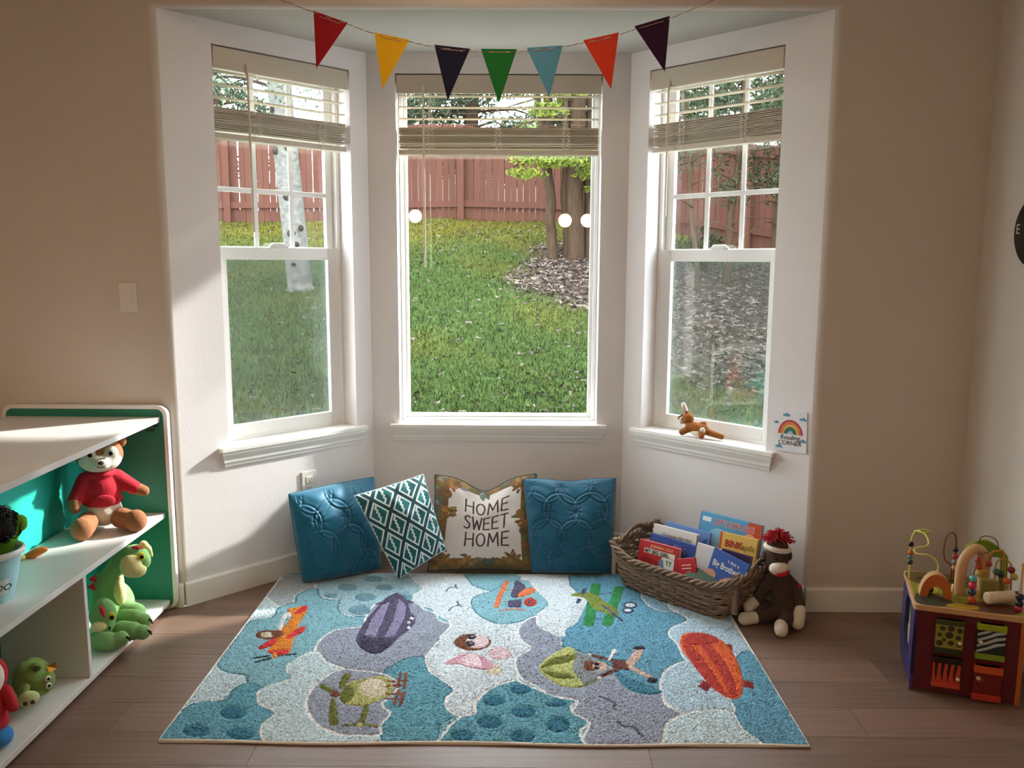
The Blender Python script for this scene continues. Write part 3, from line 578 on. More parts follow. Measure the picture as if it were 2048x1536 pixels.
RUG = [[0,'W','',0,'p',[-25,1160,7,855,8,479,0,106,26,217,116,239,133,321,171,361,141,420,68,443,9,510,16,871,95,920,92,1028,27,1106]],[0,'L','w',7,'p',[12,1395,2,1142,49,1080,91,1033,143,1046,134,1162,146,1200,202,1243,180,1398]],[0,'U','w',9,'P',[160,1419,192,1277,240,1146,335,1102,352,1007,410,941,483,918,545,911,671,1099,662,1171,698,1247,656,1345,635,1427]],[0,'T','d',7,'P',[7,516,9,691,16,871,95,920,94,1020,148,1081,138,1135,149,1190,203,1239,240,1146,293,1102,340,1097,352,1007,412,933,489,923,497,840,386,800,345,696,349,613,283,521,282,458,313,410,250,345,228,326,175,350,141,420,68,443]],[0,'G','w',9,'P',[349,613,345,696,386,800,497,840,488,926,518,1079,671,1099,724,1013,784,964,797,899,854,861,845,807,820,718,782,593,774,560,713,556,660,501,641,433,493,471,417,516,366,580]],[0,'T2','d',6,'P',[9,-62,1,116,26,217,116,239,136,261,133,321,165,361,233,328,232,273,265,210,323,170,304,100,316,35,357,-18,393,-57]],[0,'W','c',8,'P',[283,521,349,613,416,523,492,474,447,436,411,342,407,254,430,171,486,93,564,43,692,45,701,22,738,-56,394,-61,357,-18,316,35,304,100,323,170,260,220,232,273,233,328,316,408,282,458]],[0,'T2','d',7,'P',[640,439,660,501,713,559,773,567,796,466,842,418,895,327,883,272,891,208,937,168,877,99,866,-54,738,-56,701,22,684,96,703,175,663,226]],[0,'G','w',9,'P',[493,471,567,456,640,437,704,364,693,280,668,226,704,170,684,96,692,45,627,39,563,48,486,93,433,171,407,254,411,342,447,436]],[0,'W2','w',8,'P',[634,1447,647,1338,697,1245,665,1155,678,1079,767,1016,779,972,852,871,821,750,827,681,793,622,782,566,802,472,838,421,879,372,907,324,882,266,893,199,936,157,980,189,982,256,1038,338,1110,388,1129,400,1122,503,1135,571,1182,640,1149,701,1122,778,1157,859,1223,936,1312,981,1553,1486,1004,1499]],[0,'T','d',6,'P',[889,1452,900,1342,931,1276,1012,1220,1089,1314,1137,1368,1129,1456]],[0,'T','d',6,'P',[930,1140,1012,1220,1089,1346,1161,1347,1240,1285,1272,1089,1238,971,1223,936,1165,909,1079,866,1000,906,937,1019]],[0,'G','w',9,'P',[1132,829,1170,917,1217,945,1222,865,1264,797,1315,761,1305,668,1420,579,1486,487,1497,413,1525,336,1634,323,1629,240,1695,183,1629,138,1598,63,1590,-66,1351,-69,1330,18,1361,123,1309,178,1330,260,1244,295,1196,356,1145,408,1122,489,1125,575,1178,651,1139,729]],[0,'T3','d',7,'P',[1307,700,1324,815,1374,894,1442,1172,1390,1245,1371,1310,1395,1460,1588,1463,1643,1348,1686,1176,1690,1095,1719,1028,1798,992,1841,928,1763,839,1740,771,1757,691,1767,555,1678,483,1643,415,1631,322,1572,309,1514,348,1492,426,1486,494,1420,579,1356,638,1308,661]],[0,'W2','w',6,'P',[1208,1252,1268,1088,1217,973,1211,865,1264,789,1312,756,1325,832,1374,902,1442,1172,1389,1234,1371,1310,1387,1459,1133,1455,1184,1340]],[0,'T3','d',6,'P',[1374,1321,1404,1460,1641,1464,1637,1271,1442,1172,1390,1245]],[0,'T4','w',6,'P',[1689,1197,1689,1115,1720,1034,1799,997,1937,1061,2001,1354,1745,1350]],[0,'W3','w',7,'P',[1805,1117,1794,1029,1844,928,1764,848,1738,771,1757,691,1767,555,1858,542,1954,573,2040,589,2032,711,1999,1266]],[0,'T3','d',9,'P',[1954,573,2032,634,2091,422,2077,-59,1879,-62,1853,87,1839,185,1860,279,1892,419]],[0,'W3','c',8,'P',[1767,555,1860,550,1954,573,1892,419,1860,279,1842,186,1694,181,1646,229,1630,300,1641,402,1687,497]],[0,'W','c',8,'P',[1695,183,1781,207,1843,191,1853,87,1890,-62,1593,-66,1598,63,1629,138]],[0,'T5','d',4,'P',[1486,467,1536,414,1581,369,1632,323,1572,309,1514,348]],[0,'T2','w',9,'P',[906,-75,900,64,941,150,987,173,984,231,1018,316,1068,367,1119,394,1164,366,1244,295,1333,257,1310,230,1315,178,1363,123,1332,80,1333,18,1362,-69]],[0,'D','',0,'P',[224,168,226,151,218,137,204,129,185,129,166,136,149,150,139,167,137,185,144,199,159,207,178,207,198,200,214,186]],[0,'D','',0,'P',[144,56,146,39,139,25,125,18,105,18,85,25,68,38,57,55,55,72,62,85,76,93,96,94,117,86,134,73]],[0,'D','',0,'P',[292,44,293,28,284,15,268,8,248,8,227,15,210,27,200,43,200,59,208,72,224,79,245,80,266,73,283,60]],[0,'U2','',0,'P',[389,1252,388,1233,379,1219,363,1210,343,1210,324,1218,309,1232,300,1250,301,1269,310,1284,327,1292,346,1293,366,1285,381,1270]],[0,'U2','',0,'P',[556,1255,554,1238,545,1224,530,1217,512,1217,495,1224,481,1237,474,1253,476,1270,485,1284,500,1292,518,1292,536,1285,549,1271]],[0,'U2','',0,'P',[493,1141,492,1121,482,1106,465,1097,444,1096,424,1105,408,1120,400,1139,401,1159,411,1176,428,1185,449,1185,469,1177,485,1161]],[0,'U2','',0,'P',[317,1156,316,1144,311,1135,300,1129,287,1129,275,1134,265,1143,259,1155,259,1167,265,1177,276,1183,288,1183,301,1178,311,1168]],[0,'U2','',0,'P',[496,1001,495,979,485,961,467,952,446,951,425,960,408,978,399,999,399,1021,409,1039,427,1050,449,1050,470,1040,487,1023]],[0,'U2','',0,'P',[491,1358,489,1341,479,1327,462,1319,442,1318,423,1326,408,1339,400,1357,401,1375,411,1389,428,1397,449,1398,469,1390,484,1376]],[0,'U2','',0,'P',[659,1144,658,1125,652,1110,642,1101,629,1101,616,1109,606,1124,601,1143,601,1162,607,1177,618,1186,631,1186,643,1178,653,1163]],[0,'D','',0,'P',[1176,337,1172,322,1162,310,1146,303,1130,302,1114,309,1104,321,1100,336,1104,351,1114,364,1130,371,1147,372,1162,365,1173,352]],[0,'D','',0,'P',[1085,256,1082,242,1072,231,1057,224,1041,224,1026,230,1015,241,1011,255,1014,269,1024,281,1039,287,1056,287,1071,281,1081,270]],[0,'D','',0,'P',[1191,188,1186,171,1175,158,1158,151,1140,151,1124,158,1113,170,1109,186,1113,203,1124,216,1141,224,1159,224,1176,217,1187,204]],[0,'D','',0,'P',[1078,125,1075,106,1064,91,1047,82,1029,82,1013,90,1001,105,996,124,999,143,1010,158,1026,167,1045,167,1062,159,1074,144]],[0,'D','',0,'P',[991,39,988,24,979,11,964,4,948,4,933,11,922,23,917,38,919,54,929,66,943,74,960,74,976,67,987,55]],[0,'D','',0,'P',[1183,42,1179,25,1167,11,1151,4,1134,4,1118,11,1107,24,1103,41,1107,58,1118,72,1134,79,1152,80,1168,72,1179,59]],[0,'D','',0,'P',[1299,112,1294,91,1282,74,1267,65,1250,64,1235,73,1225,90,1222,111,1227,132,1238,149,1254,159,1272,159,1287,150,1296,133]],[0,'D','',0,'P',[1295,241,1290,231,1280,223,1265,218,1248,218,1234,222,1224,230,1221,240,1225,250,1235,259,1250,264,1267,264,1282,260,1291,251]],[1,'wh','',0,'P',[182,967,154,978,133,945,139,873,151,796,169,789,158,865,158,913,181,929]],[1,'or','',0,'P',[136,995,165,1017,213,1035,226,955,224,843,243,695,251,599,219,578,167,604,169,666,164,751,169,826,172,937]],[1,'rd','',0,'P',[178,954,193,1030,215,1035,220,996,199,954]],[1,'rd','',0,'P',[206,726,223,797,254,836,262,786,238,741,218,716]],[1,'rd','',0,'P',[123,633,129,672,165,722,176,668,142,628]],[1,'rd','',0,'P',[164,608,208,618,245,621,242,585,207,577]],[1,'br','',0,'P',[180,752,180,734,169,720,151,712,128,711,106,719,87,732,77,750,76,768,86,783,105,791,128,791,151,784,170,769]],[1,'cr','',0,'P',[149,751,150,740,145,732,136,727,125,727,113,731,104,740,98,750,97,761,102,770,111,775,122,775,134,771,144,762]],[1,'br','',0,'P',[185,763,186,749,183,738,175,732,164,732,152,738,142,749,136,763,134,777,138,788,146,795,157,795,168,789,178,778]],[1,'nv','',11,'S',[129,550,186,564]],[1,'nv','',11,'S',[149,516,194,548]],[1,'nv','',11,'S',[221,571,282,583]],[1,'or','',0,'P',[212,577,215,565,215,556,213,551,209,551,204,556,199,565,195,576,193,588,193,597,195,602,198,602,203,597,208,588]],[2,'pd','',21,'S',[517,1065,556,1106]],[2,'pd','',25,'S',[636,1099,659,1081]],[2,'pd','',0,'p',[655,1004,694,938,703,866,672,774,646,865]],[2,'pd','',0,'P',[588,1185,632,1125,662,1012,677,913,674,804,652,730,626,645,585,593,529,630,491,699,484,771,494,894,515,1010,539,1124,568,1174]],[2,'pl','',0,'p',[536,1053,566,1088,565,911,561,736,515,757,514,895]],[2,'pl','',0,'p',[600,1125,643,1046,653,913,634,744,596,736,608,896]],[2,'pn','',0,'P',[506,720,565,714,621,722,621,638,585,593,529,630]],[2,'wh','',0,'P',[691,917,691,910,690,905,687,903,683,903,680,905,677,910,675,916,675,923,677,928,680,931,683,931,687,928,690,923]],[2,'wh','',0,'P',[683,874,683,868,682,863,680,860,677,860,674,863,671,867,670,873,670,880,671,885,673,887,676,887,679,885,682,880]],[2,'wh','',0,'P',[688,827,688,821,687,817,684,814,682,814,679,816,676,821,675,827,675,833,676,838,678,841,681,841,684,838,686,833]],[3,'ol','',19,'S',[617,220,620,174,619,110]],[3,'ol','',13,'S',[564,93,610,98]],[3,'ol','',13,'S',[621,98,672,89]],[3,'yg','',0,'P',[626,98,626,92,625,86,621,83,617,83,613,86,609,91,607,98,607,105,609,110,612,113,616,113,620,110,624,105]],[3,'yg','',0,'P',[513,282,525,367,577,400,637,421,678,383,689,307,663,258,610,218,554,222,528,243]],[3,'cr','',0,'P',[668,335,668,306,658,284,641,272,620,271,599,283,582,305,572,333,571,362,581,385,598,399,620,399,642,386,659,363]],[3,'ol','',0,'P',[512,286,522,353,548,342,563,286,549,233,528,243]],[3,'ol','',0,'P',[427,356,448,352,490,315,492,293,464,309,436,331]],[3,'ol','',0,'P',[496,427,521,431,524,390,510,332,497,343]],[3,'ol','',0,'P',[490,255,503,255,533,153,545,99,519,99,503,162]],[3,'br','',0,'P',[512,293,512,284,509,276,503,272,496,272,489,276,482,283,478,293,478,302,481,310,487,315,494,315,502,310,508,303]],[3,'bt','',11,'S',[702,440,704,344]],[3,'bt','',11,'S',[723,440,729,330]],[3,'bt','',11,'S',[713,318,711,227]],[3,'bt','',11,'S',[733,302,731,214]],[3,'bt','',11,'S',[667,380,731,384]],[3,'bt','',11,'S',[667,344,728,360]],[3,'bt','',12,'S',[674,292,731,293]],[3,'bt','',11,'S',[679,263,731,253]],[4,'pk3','',0,'P',[1106,606,1101,583,1089,564,1071,554,1051,553,1033,563,1019,581,1014,604,1018,628,1030,647,1048,658,1069,659,1088,648,1101,629]],[4,'yp','',0,'P',[1072,476,1069,459,1061,445,1049,438,1035,438,1022,445,1013,458,1009,475,1012,492,1020,506,1032,514,1047,514,1060,507,1069,493]],[4,'pk','',0,'P',[855,515,894,581,939,603,992,583,1039,522,1028,473,965,485,906,516]],[4,'pk2','',0,'P',[918,527,933,589,972,590,992,501]],[4,'br','',0,'P',[1023,699,1017,668,998,644,970,630,938,629,908,642,887,666,877,697,882,729,901,755,930,770,963,770,993,756,1015,731]],[4,'pk2','',0,'P',[1015,707,1011,681,1000,660,982,649,963,648,945,659,931,680,925,705,928,732,940,754,957,766,977,766,996,754,1009,733]],[4,'nv','',0,'P',[962,744,961,734,956,726,949,722,942,721,934,726,929,734,927,744,928,754,932,762,939,767,947,767,954,762,960,754]],[4,'nv','',0,'P',[960,684,959,674,954,666,947,662,939,662,932,666,926,673,924,683,925,693,930,701,937,705,945,705,953,701,958,693]],[4,'gy','',0,'P',[954,747,953,743,951,740,949,738,946,738,943,740,941,743,940,747,940,751,942,754,945,756,948,756,951,754,953,751]],[4,'gy','',0,'P',[952,686,952,683,950,679,947,678,944,678,942,679,940,682,939,686,939,690,941,693,943,695,946,695,949,693,951,690]],[5,'bd','',7,'S',[803,1206,815,1247,841,1262,839,1288]],[5,'bd','',8,'S',[841,1262,851,1245]],[5,'bd','',7,'S',[834,994,847,1036,870,1051,861,1095]],[5,'bd','',7,'S',[870,1051,885,1040]],[5,'bd','',10,'S',[1416,285,1436,267,1458,244,1451,214,1458,197]],[5,'bd','',10,'S',[1453,125,1476,98,1505,93,1513,67,1524,46]],[6,'or2','',23,'S',[1079,1328,1052,1181,1036,1039]],[6,'pd','',0,'P',[1121,1350,1162,1284,1160,1203,1125,1147,1097,1162,1109,1262]],[6,'or2','',0,'P',[1127,1172,1168,1253,1209,1254,1203,1207,1152,1153]],[6,'pd','',0,'p',[1084,1105,1148,1134,1144,1035,1084,1040]],[6,'rd2','',0,'P',[1212,1095,1209,1076,1200,1060,1189,1052,1176,1051,1165,1060,1157,1075,1155,1094,1158,1114,1166,1130,1177,1139,1190,1139,1202,1131,1209,1115]],[6,'pd','',0,'P',[1192,1095,1191,1089,1189,1083,1185,1080,1181,1080,1177,1083,1175,1088,1174,1095,1175,1101,1178,1107,1181,1110,1185,1110,1189,1107,1191,1102]],[6,'or2','',10,'S',[1052,998,1107,1016,1162,1003]],[6,'or2','',4,'S',[1051,1217,1121,1242]],[6,'or2','',4,'S',[1046,1094,1087,1101]],[7,'pd','',6,'S',[1501,1194,1595,1200]],[7,'pd','',6,'S',[1452,922,1520,926]],[7,'gr','',45,'S',[1492,1290,1452,1052,1421,868]],[7,'gr','',42,'S',[1594,1259,1534,1015,1498,869]],[7,'og','',0,'P',[1365,1175,1420,1207,1472,1193,1513,1112,1555,1031,1559,964,1517,968,1461,1029,1424,1147]],[7,'nv2','',20,'S',[1435,1245,1423,1192]],[7,'nv2','',19,'S',[1401,1120,1394,1090]],[7,'pd','',14,'S',[1503,1053,1534,978,1567,902]],[7,'nv2','',0,'P',[1652,1069,1647,1055,1637,1043,1623,1037,1609,1037,1598,1043,1590,1054,1589,1068,1594,1083,1604,1095,1618,1101,1632,1102,1644,1095,1651,1084]],[7,'W2','',0,'P',[1642,1069,1639,1061,1632,1054,1623,1050,1613,1050,1605,1053,1600,1060,1599,1068,1602,1077,1609,1084,1618,1088,1628,1088,1636,1084,1641,1078]],[7,'nv2','',0,'P',[1629,1013,1625,1001,1616,991,1606,985,1595,985,1585,990,1580,1000,1579,1012,1583,1025,1591,1035,1602,1041,1613,1041,1622,1035,1628,1026]],[7,'W2','',0,'P',[1619,1013,1617,1006,1612,1001,1605,998,1598,998,1593,1001,1589,1006,1588,1013,1591,1019,1596,1025,1602,1028,1609,1028,1615,1025,1619,1020]],[8,'gy','',0,'p',[1336,650,1408,594,1480,467,1425,418,1362,356,1337,464]],[8,'yg2','',0,'P',[1207,483,1242,574,1315,658,1350,638,1344,563,1332,492,1344,424,1362,359,1298,352,1248,396]],[8,'ol','',0,'P',[1211,489,1255,562,1325,596,1355,575,1308,531,1253,509]],[8,'ol','',0,'P',[1215,474,1251,463,1316,444,1335,414,1275,410,1237,438]],[8,'ol','',9,'S',[1349,352,1396,385,1426,422]],[8,'br2','',18,'S',[1408,598,1473,558,1545,535]],[8,'br2','',17,'S',[1543,520,1477,466,1426,422]],[8,'br2','',0,'p',[1483,558,1547,552,1541,478,1482,487]],[8,'cr2','',35,'S',[1551,531,1584,597,1598,642]],[8,'cr2','',24,'S',[1547,502,1581,454,1614,415]],[8,'nv','',0,'P',[1625,658,1622,651,1614,646,1604,642,1594,642,1585,645,1579,650,1577,657,1581,664,1588,669,1598,672,1609,673,1618,670,1624,664]],[8,'nv','',0,'P',[1632,404,1628,396,1622,389,1614,385,1605,385,1598,389,1593,395,1593,404,1596,412,1603,419,1611,423,1620,424,1627,420,1631,413]],[8,'br','',0,'P',[1423,507,1419,490,1410,477,1400,469,1388,469,1379,476,1373,490,1372,507,1375,524,1384,538,1395,546,1406,546,1416,538,1422,525]],[8,'cr2','',0,'P',[1462,508,1458,493,1449,480,1437,474,1425,473,1414,480,1407,492,1406,507,1410,522,1419,535,1431,542,1444,542,1455,536,1461,523]],[8,'nv','',0,'P',[1434,522,1433,517,1429,513,1425,510,1420,510,1416,513,1413,516,1413,521,1414,526,1417,530,1422,533,1427,533,1431,531,1434,527]],[8,'nv','',0,'P',[1433,493,1431,488,1427,484,1422,481,1417,481,1412,483,1409,488,1409,493,1410,499,1414,503,1419,506,1425,506,1429,503,1432,499]],[8,'wh','',10,'S',[1473,554,1501,625]],[8,'wh','',0,'P',[1513,629,1511,621,1507,614,1502,611,1497,611,1493,614,1491,620,1490,628,1492,636,1496,643,1501,646,1506,646,1510,643,1513,636]],[8,'wh','',0,'P',[1412,601,1411,596,1409,592,1406,590,1403,590,1400,592,1399,596,1398,601,1399,606,1402,611,1405,613,1408,613,1410,611,1412,607]],[8,'wh','',0,'P',[1432,420,1431,415,1428,412,1425,409,1422,409,1419,411,1417,415,1416,420,1418,424,1420,428,1424,430,1427,430,1430,428,1432,425]],[9,'rk','',0,'p',[1932,697,1968,697,1964,645,1936,640]],[9,'rk','',0,'p',[1769,365,1795,409,1827,379,1789,325]],[9,'rk','',0,'p',[1927,419,1972,396,1961,349,1920,367]],[9,'ob','',0,'P',[1771,720,1804,786,1880,798,1928,755,1953,678,1957,558,1941,420,1905,304,1866,279,1827,325,1799,428,1779,556,1765,657]],[9,'rd2','',0,'p',[1778,691,1807,692,1830,600,1842,472,1857,291,1828,328,1800,431,1779,556]],[9,'rd2','',0,'p',[1845,689,1887,701,1909,558,1908,419,1893,292,1867,282,1869,445]],[9,'rd2','',0,'P',[1785,715,1809,776,1879,795,1923,750,1921,709,1855,685,1806,689]]]
rw_, rh_ = 2.04, 1.432
ra = Raster(660, 462, rw_, rh_, PAL['T'])
gull = 0
for mo, col, oc, ow, ty, c in RUG:
    P = np.array(c, float).reshape(-1, 2)/1000
    if mo == 5: mo = (5, 5, 10, 10, 11, 12)[gull]; gull += 1
    if ty == 'S': ra.stroke(P if len(P) < 3 else smoothpts(P, 5, False), ow/1000, PAL[col], mo)
    else: ra.poly(smoothpts(P, 5) if ty == 'P' else P, PAL[col], mo, PAL[oc] if oc else None, ow/1000)
rug = thing('play_rug', 'large blue cloud rug with aircraft and pilots on the wood floor', 'rug', (-1.12, 2.43, 0))
zz = .0115+RNG.normal(size=ra.x.shape)*.0015+.0006*np.sin(ra.x*41)*np.sin(ra.y*37)
zz += np.where(ra.id > 0, .0018, 0); zz -= .0028*np.exp(-(ra.edge/.006)**2)
border = np.minimum(np.minimum(ra.x, rw_-ra.x), np.minimum(ra.y, rh_-ra.y)); zz = np.where(border < .004, .008, zz)
xx = ra.x+RNG.normal(size=ra.x.shape)*.0009; yy = ra.y+RNG.normal(size=ra.x.shape)*.0009+.006*np.sin(ra.x*7.3+1)*np.clip(1-ra.y/.12, 0, 1)
tuft = ra.c*(1+.20*RNG.normal(size=ra.x.shape+(1,))).clip(.35, 1.5)
M_pile = vcol('tufted rug pile', .95, var=.10, vscale=60, sheen=.15)
ny, nx = ra.x.shape; V = np.stack([xx, yy, zz], -1).reshape(-1, 3); Cc = tuft.clip(0, .9).reshape(-1, 3)
i = np.arange((ny-1)*(nx-1)); a = (i//(nx-1))*nx+i % (nx-1); Fq = np.stack([a, a+1, a+nx+1, a+nx], 1); fid = ra.id.reshape(-1)[a]
for k, nm in enumerate(['cloud_pile', 'orange_aeroplane_motif', 'purple_airship_motif', 'helicopter_motif', 'pink_pilot_motif', 'gull_motif', 'small_biplane_motif', 'green_biplane_motif', 'parachute_motif', 'red_airship_motif', 'gull_motif', 'gull_motif', 'gull_motif']):
    f = Fq[fid == k]; u, inv = np.unique(f.ravel(), return_inverse=True)
    npmesh(nm, V[u], inv.reshape(-1, 4), M_pile, rug, col=Cc[u], smooth=False)
bk = MB(); e = [(.004, .004), (rw_-.004, .004), (rw_-.004, rh_-.004), (.004, rh_-.004)]; bk.prism(e, .0005, .007); O('backing', bk, mat('cotton rug backing', 'e8e6e0', .9), rug)
loop = []
for (ax, ay), (bx_, by_) in zip(e, e[1:]+e[:1]):
    for t_ in np.arange(30)/30:
        X_, Y_ = ax+(bx_-ax)*t_, ay+(by_-ay)*t_; loop.append((X_, Y_+(.006*sin(X_*7.3+1) if Y_ < .1 else 0), .0055))
O('binding', MB().tube(loop, .0052, 7, closed=True), mat('cream rug binding', 'f2f0ec', .9, bump=.3), rug, smooth=True)

# ------------------------------------------------------------------ pillows
def pillow(name, lbl, cor, T, n, pal, paint=None, disp=None, k=.07, chop=0, piping=None, mat_=None, wr=.004, zmin=.0145, grp='cushions along the bay wall', seed=0, p=.42):
    BL, BR, TR, TL = [Vector(c) for c in cor]; base = (BL+BR)/2
    root = thing(name, lbl, 'pillow', base, (0,0,0), grp)
    Nrm = (BR-BL).cross(TL-BL).normalized(); size = ((BR-BL).length+(TL-BL).length)/2
    rg = np.random.default_rng(seed); ph = rg.random(12)*6.28
    def surf(n, side):
        s, t = np.meshgrid(np.linspace(-1, 1, n), np.linspace(-1, 1, n))
        s2 = s*(1-k*(1-t*t)); t2 = t*(1-k*(1-s*s))
        if chop: t2 = t2-chop*np.exp(-(s/.42)**2)*((t+1)/2)**1.6
        h = T*((1-s*s).clip(0)**p)*((1-t*t).clip(0)**p)
        wob = wr*(np.sin(5*s+3*t+ph[0])+np.sin(7*t-4*s+ph[1])+.6*np.sin(11*s+6*t+ph[2]))*((1-s*s)*(1-t*t))
        rad = wr*1.3*np.sin(np.arctan2(t, s)*13+ph[3])*np.exp(-((np.maximum(abs(s), abs(t))-.86)/.12)**2)*(1-np.maximum(abs(s), abs(t))**8)
        h = h+wob+rad
        if chop: h = h*(1-.62*np.exp(-(s/.25)**2)*((t+1)/2)**3)
        if disp is not None and side > 0: h = h+disp((s+1)/2*size, (t+1)/2*size)*(1-s**6)*(1-t**6)
        u_, v_ = (s2+1)/2, (t2+1)/2
        B = [np.array(c) for c in (BL-base, BR-base, TR-base, TL-base)]; w = [(1-u_)*(1-v_), u_*(1-v_), u_*v_, (1-u_)*v_]
        Pp = sum(w[i][..., None]*B[i] for i in range(4))+h[..., None]*side*np.array(Nrm)
        Pp[..., 2] = np.maximum(Pp[..., 2], zmin-base.z+.002*(1-t)); return Pp
    def grid(n, flip):
        i = np.arange((n-1)*(n-1)); a = (i//(n-1))*n+i % (n-1); F = np.stack([a, a+1, a+n+1, a+n], 1); return F[:, ::-1] if flip else F
    f = surf(n, 1); m_ = mat_ or M_cloth
    if paint: r = Raster(n, n, size, size, hx(pal)); paint(r, size); col = r.c.reshape(-1, 3)
    else: col = np.tile(np.array(hx(pal)), (n*n, 1))
    npmesh('front_cover', f.reshape(-1, 3), grid(n, False), m_, root, col=col, smooth=True)
    nb = 40; b = surf(nb, -1); npmesh('back_cover', b.reshape(-1, 3), grid(nb, True), m_, root, col=np.tile(np.array(hx(pal)), (nb*nb, 1)), smooth=True)
    e = surf(60, 1); ed = np.concatenate([e[0], e[1:, -1], e[-1, -2::-1], e[-2:0:-1, 0]])
    O('piping' if piping else 'seam', MB().tube([tuple(q) for q in ed], .0055 if piping else .0025, 6, closed=True), piping or mat('seam '+name, pal, .8), root, smooth=True)
    return root
M_cloth = vcol('woven cotton', .75, sheen=.1, bump=.25, bscale=500, var=.05)
M_satin = vcol('teal taffeta', .5, sheen=.4, bump=.15, bscale=260, var=.08)
def pintuck(x, y):
    h = np.zeros_like(x); R = .078
    for i in range(-1, 5):
        for j in range(-1, 5):
            cx, cy = (i+.5*(j % 2))*.132+.03, j*.118+.03; d = np.hypot(x-cx, y-cy); a = np.arctan2(y-cy, x-cx)
            h += .0045*np.exp(-((d-R)/.0035)**2)*(.7+.3*np.sin(3*a+i))-.0034*np.exp(-((d-R-.007)/.005)**2)+.0022*np.exp(-(d/.06)**2)
            ex, ey = cx+.066, cy; dd = np.hypot(x-ex, y-ey); h += .0028*np.sin(np.arctan2(y-ey, x-ex)*8)*np.exp(-(dd/.032)**2)-.007*np.exp(-(dd/.016)**2)
    return h
def lpt(t, z, off): return tuple(Vector((XL, YB, 0))-La*t-Ln*off+Z*z)
pillow('throw_pillow', 'teal pintuck throw pillow leaning below the wall outlet, left of patterned one', [(-.985, 3.715, .02), (-.655, 3.90, .02), lpt(.075, .425, .10), lpt(.560, .436, .115)], .085, 190, '0a5f7c', disp=pintuck, mat_=M_satin, k=-.02, seed=1)
pillow('throw_pillow', 'teal pintuck throw pillow between the lettered pillow and the basket', [(.075, 3.86, .02), (.455, 3.86, .02), (.492, 4.045, .437), (.035, 4.02, .437)], .085, 190, '08536f', disp=pintuck, mat_=M_satin, k=-.015, chop=.07, seed=2)
def lattice(r, S_):
    wc, dk, te = hx('dfe6e6'), hx('1d4a50'), hx('1f6a6c')
    p = (r.x*1.0+r.y)/S_*2.75; q = (r.x-r.y)/S_*2.75+5; fx, fy = p % 1, q % 1; alt = (np.floor(p)+np.floor(q)) % 2
    d = np.minimum(np.minimum(fx, 1-fx), np.minimum(fy, 1-fy))
    c = np.where((alt > 0)[..., None], te, np.array(te)*.75); c = np.where(((d < .17) & (d > .085))[..., None], wc, c); c = np.where((d <= .085)[..., None], dk, c); c = np.where((d <= .035)[..., None], dk, c)
    for P in ([(.17, .62), (.40, .62), (.40, .5), (.52, .5), (.52, .38), (.64, .38), (.64, .26), (.83, .26)],):
        c = np.where((strokedist(fx, fy, np.array(P, float)) < .045)[..., None], wc, c)
    r.c[:] = c
pillow('throw_pillow', 'green and white geometric key pattern pillow standing on its corner', [(-.552, 3.765, .018), (-.335, 3.85, .135), (-.452, 3.955, .475), (-.762, 3.83, .402)], .085, 330, 'e0e4e2', paint=lattice, k=.02, seed=3, wr=.003)
def strokes(word):
    G = dict(H=[[(0,0),(.02,1)],[(.7,0),(.68,1)],[(.0,.5),(.7,.54)]], O=[[(.36+.36*cos(a), .5+.5*sin(a)) for a in np.linspace(0, 2*pi, 16)]], M=[[(0,0),(.08,1),(.42,.28),(.78,1),(.88,0)]],
        E=[[(.6,1),(.02,.98),(.0,.02),(.6,.0)],[(.0,.52),(.5,.54)]], S=[[(.58,.92),(.35,1.0),(.1,.9),(.08,.7),(.3,.55),(.52,.4),(.55,.15),(.3,.0),(.0,.1)]], W=[[(0,1),(.2,0),(.45,.75),(.7,0),(.92,1)]], T=[[(0,.98),(.7,1.0)],[(.36,1),(.34,0)]])
    adv = dict(H=.98, O=1.02, M=1.18, E=.86, S=.82, W=1.14, T=.9); x = 0; out = []
    for c in word: out += [[(x+a, b) for a, b in s] for s in G[c]]; x += adv[c]
    return out, x-.25
